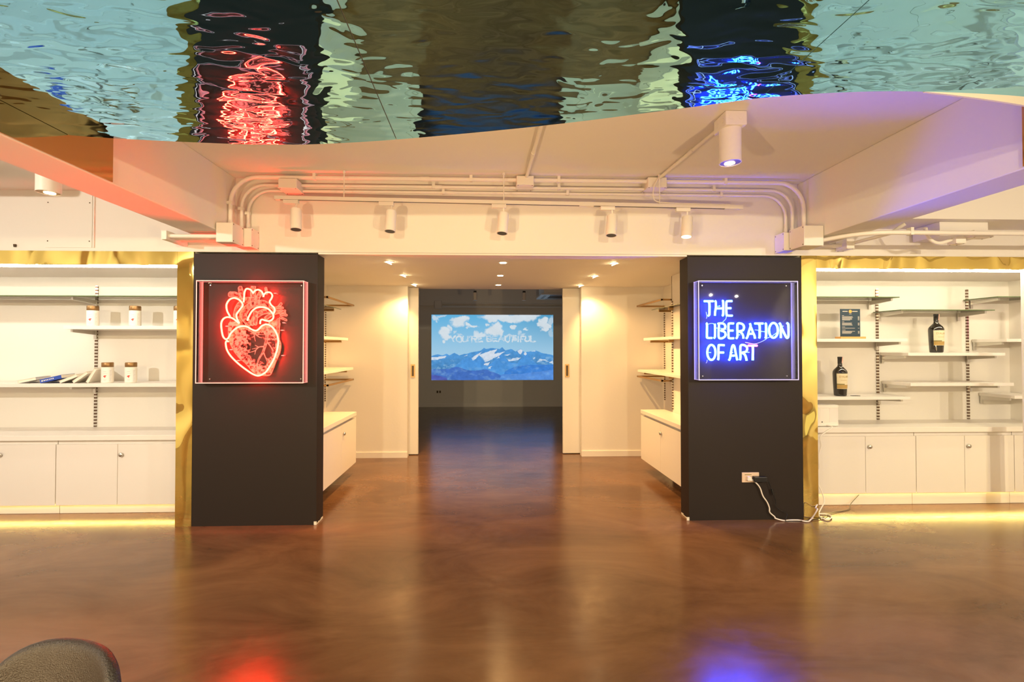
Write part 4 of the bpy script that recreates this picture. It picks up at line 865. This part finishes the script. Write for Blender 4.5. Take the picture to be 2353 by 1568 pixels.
st_ = np.clip((N(16, 51, 5, 1.4) - .52) * 5, 0, 1) * ((gy > 840) & mk); img = img * (1 - .55 * st_[..., None]) + lin([150, 198, 236]) * .55 * st_[..., None]
for pts, c, amp, sd in (([(55, 1400), (500, 1000), (620, 880), (720, 850), (900, 810), (1010, 920), (1060, 1020), (1180, 930), (1250, 860), (1310, 795), (1400, 850), (1450, 930), (1620, 960), (1700, 860), (1780, 765), (1840, 820), (1890, 900), (1990, 990), (2283, 1100)], [84, 155, 226], 30, 61),
                        ([(55, 1500), (1250, 1500), (1400, 1110), (1560, 1030), (1760, 990), (2050, 985), (2283, 985)], [68, 134, 218], 20, 62), ([(55, 1065), (280, 1070), (480, 1030), (560, 1035), (700, 1085), (850, 1100), (1070, 1065), (1180, 1120), (1300, 1170), (1420, 1260), (1430, 1400), (2283, 1400)], [74, 118, 200], 22, 63),
                        ([(55, 1500), (1250, 1400), (1330, 1165), (1700, 1150), (2283, 1080)], [92, 148, 226], 16, 64), ([(55, 1165), (200, 1190), (330, 1230), (400, 1400), (2283, 1400)], [84, 98, 184], 12, 65)):
    rr_ = ridge(pts, amp, sd); mk2 = gy > rr_
    if sd == 61: mk2 &= ~(snow & (gy < 1080))
    if sd == 64: mk2 &= gx > 1250
    tex = lin(c) * (1 + .45 * (N(16, sd + 9)[..., None] - .5)); img = np.where(mk2[..., None], tex, img)
    wis = mk2 * np.clip((N(26, sd + 20, 5, 1.8) - .54) * 4, 0, 1) * (gy > 900); img = img * (1 - .35 * wis[..., None]) + lin([150, 200, 235]) * .35 * wis[..., None]
m = bpy.data.materials.new('projected_light_picture'); m.use_nodes = True; nt = m.node_tree; nt.nodes.clear(); o_ = nt.nodes.new('ShaderNodeOutputMaterial'); e_ = nt.nodes.new('ShaderNodeEmission'); a = nt.nodes.new('ShaderNodeAttribute'); a.attribute_name = 'picture'
nt.links.new(a.outputs[0], e_.inputs[0]); e_.inputs[1].default_value = .64; nt.links.new(e_.outputs[0], o_.inputs[0])
scr = grid_plate('projected_picture', sa.x, sb.x, sb.z, sa.z, 12.088, SW, SH, np.clip(img, 0, 1), np.ones((SH - 1, SW - 1), bool), m, None)
tag(scr, 'projected picture of snowy blue mountains and clouds spelling YOU\'RE BEAUTIFUL', 'projection')
sc_ = thing('projection_screen', ((sa.x + sb.x) / 2, 12.1, sb.z - .02), 'flat pale board on the far wall carrying the mountain projection', 'screen')
MB().box(sa.x - .005, sb.x + .005, 12.089, 12.104, sb.z - .005, sa.z + .005).build('board', 'white', sc_)

# back-room fittings
p = at(1008, 901, Y=12.1); tag(MB().box(p.x - .08, p.x + .08, 12.108, 12.119, p.z - .05, p.z + .05).build('wall_socket', 'pipe'), 'double wall socket low on the far wall under the projection', 'socket')
MB().box(p.x - .055, p.x - .01, 12.105, 12.108, p.z - .03, p.z + .03).box(p.x + .012, p.x + .057, 12.105, 12.108, p.z - .03, p.z + .03).build('outlet_inset', 'screw', bpy.data.objects['wall_socket.001'])
jbox(-1.28, -1.10, 12.0, 12.058, 2.50, 2.70, 'junction box on the far wall above the projection corner')
for k, z in enumerate((2.625, 2.555)):
    conduit('back_conduit', [(-1.09, 12.035, z), (3.9, 12.035, z - .02)], .022, '%s of two conduits along the far wall above the projection' % ('upper', 'lower')[k])
def bhead(x, y, z, lab, ang=0):
    t = thing('gallery_spotlight', (x, y, 3.0), lab, 'spotlight', 'unlit spotlights in the projection room')
    MB().tube([(x, y, 3.19), (x, y, z + .17)], .012).build('drop_rod', 'pipe', t)
    MB().box(x - .03, x + .03, y - .03, y + .03, z + .155, z + .20).build('swivel', 'dark', t)
    rot = Matrix.Rotation(R(ang), 3, 'Y')
    MB().lathe((x, y, z), [(.034, .004), (.037, 0), (.041, 0), (.041, .16), (.036, .165)], 20, rot).build('cylinder_body', 'pipe', t, smooth=True)
    MB().lathe((x, y, z + .0005), [(.034, 0), (.034, .003)], 16, rot).build('lens_opening', 'dark', t)
bhead(-.215, 10, 2.505, 'dark-mouthed spotlight above the left half of the projection'); bhead(.82, 10, 2.505, 'dark-mouthed spotlight above the right half of the projection, beside the air conditioner')
bhead(-1.43, 9.6, 2.50, 'tilted spotlight at the edge of the sliding doorway', 25)
# ceiling cassette air conditioner
t = thing('ceiling_cassette', (1.75, 10.8, 2.655), 'square air-conditioner cassette hanging near the projection room ceiling', 'air conditioner')
xa, xb, ya, yb, zz = 1.22, 2.20, 10.25, 11.3, 2.66
MB().box(xa + .06, xb - .06, ya + .06, yb - .06, zz + .035, 2.98).build('housing', 'pipe', t)
MB().box(xa, xb, ya, yb, zz, zz + .034).build('face_panel', 'white', t, bevel=.008)
g = MB().box(xa + .08, xa + .14, ya + .2, yb - .2, zz - .003, zz).box(xb - .14, xb - .08, ya + .2, yb - .2, zz - .003, zz).box(xa + .2, xb - .2, ya + .08, ya + .14, zz - .003, zz).box(xa + .2, xb - .2, yb - .14, yb - .08, zz - .003, zz)
g.build('air_outlets', 'dark', t); g = MB()
for k in range(12): g.box(xa + .22, xb - .22, ya + .24 + k * .048, ya + .262 + k * .048, zz - .003, zz)
g.build('intake_grille', 'screw', t); MB().tube([(xa + .2, 10.5, 2.98), (xa + .2, 10.5, 3.199)], .01).tube([(xb - .2, 11, 2.98), (xb - .2, 11, 3.199)], .01).build('hanger_rod', 'pipe', t)
# ------------------------------------------------------------ leather tub chairs
def chair(cx, cy, ang, lab):
    t = thing('leather_chair', (cx, cy, 0), lab, 'chair', 'black leather chairs')
    ca, sa_ = math.cos(ang), math.sin(ang)
    def tr(p): x, y, z = p; return (cx + x * ca - y * sa_, cy + x * sa_ + y * ca, z)
    def shell(off, nm, material, ztop, seg=30, rows=12):
        m_ = MB(); n = 0
        for j in range(rows + 1):
            v = j / rows
            for i in range(seg + 1):
                u = -1 + 2 * i / seg; a = u * 1.35
                top = .46 + (ztop - .46) * (max(0, 1 - abs(u) ** 3.2)) ** .42
                z = .42 + (top - .42) * v
                rx = .235 + off - .03 * v * v; ry = .23 + off + .05 * v
                m_.v.append(tr((rx * math.sin(a), ry * math.cos(a) * .55 + .08 + .05 * v, z)))
        for j in range(rows):
            for i in range(seg): k = j * (seg + 1) + i; m_.f.append((k, k + 1, k + seg + 2, k + seg + 1))
        o = m_.build(nm, material, t); [setattr(p_, 'use_smooth', True) for p_ in o.data.polygons]
        s_ = o.modifiers.new('so', 'SOLIDIFY'); s_.thickness = .03; s_.offset = 0; b_ = o.modifiers.new('sb', 'SUBSURF'); b_.levels = 1; b_.render_levels = 2
        return o
    shell(0, 'backrest', 'leather', .855)
    s = MB(); n = 24
    for z, k in ((.40, .90), (.41, 1), (.45, 1.02), (.475, .97), (.48, .85)):
        for i in range(n): a = 2 * math.pi * i / n; s.v.append(tr((.22 * k * math.cos(a), .21 * k * math.sin(a), z)))
    for j in range(4):
        for i in range(n): a = j * n + i; b_ = j * n + (i + 1) % n; s.f.append((a, b_, b_ + n, a + n))
    s.f += [tuple(reversed(range(n))), tuple(4 * n + i for i in range(n))]
    s.build('seat', 'leather', t, smooth=True)
    for dx, dy in ((-.16, -.15), (.16, -.15), (-.16, .15), (.16, .15)):
        MB().tube([tr((dx * .8, dy * .8, .41)), tr((dx * 1.25, dy * 1.25, .001))], .011, 10).build('leg', 'dark', t)
pc = at(105, 1480, Z=.855)
chair(pc.x - .005, pc.y - .26, R(-14), 'black leather chair with rounded back in the bottom corner beneath the jar bay')
chair(1.41, .80, R(30), 'black chair barely entering the bottom corner under the wine bay')
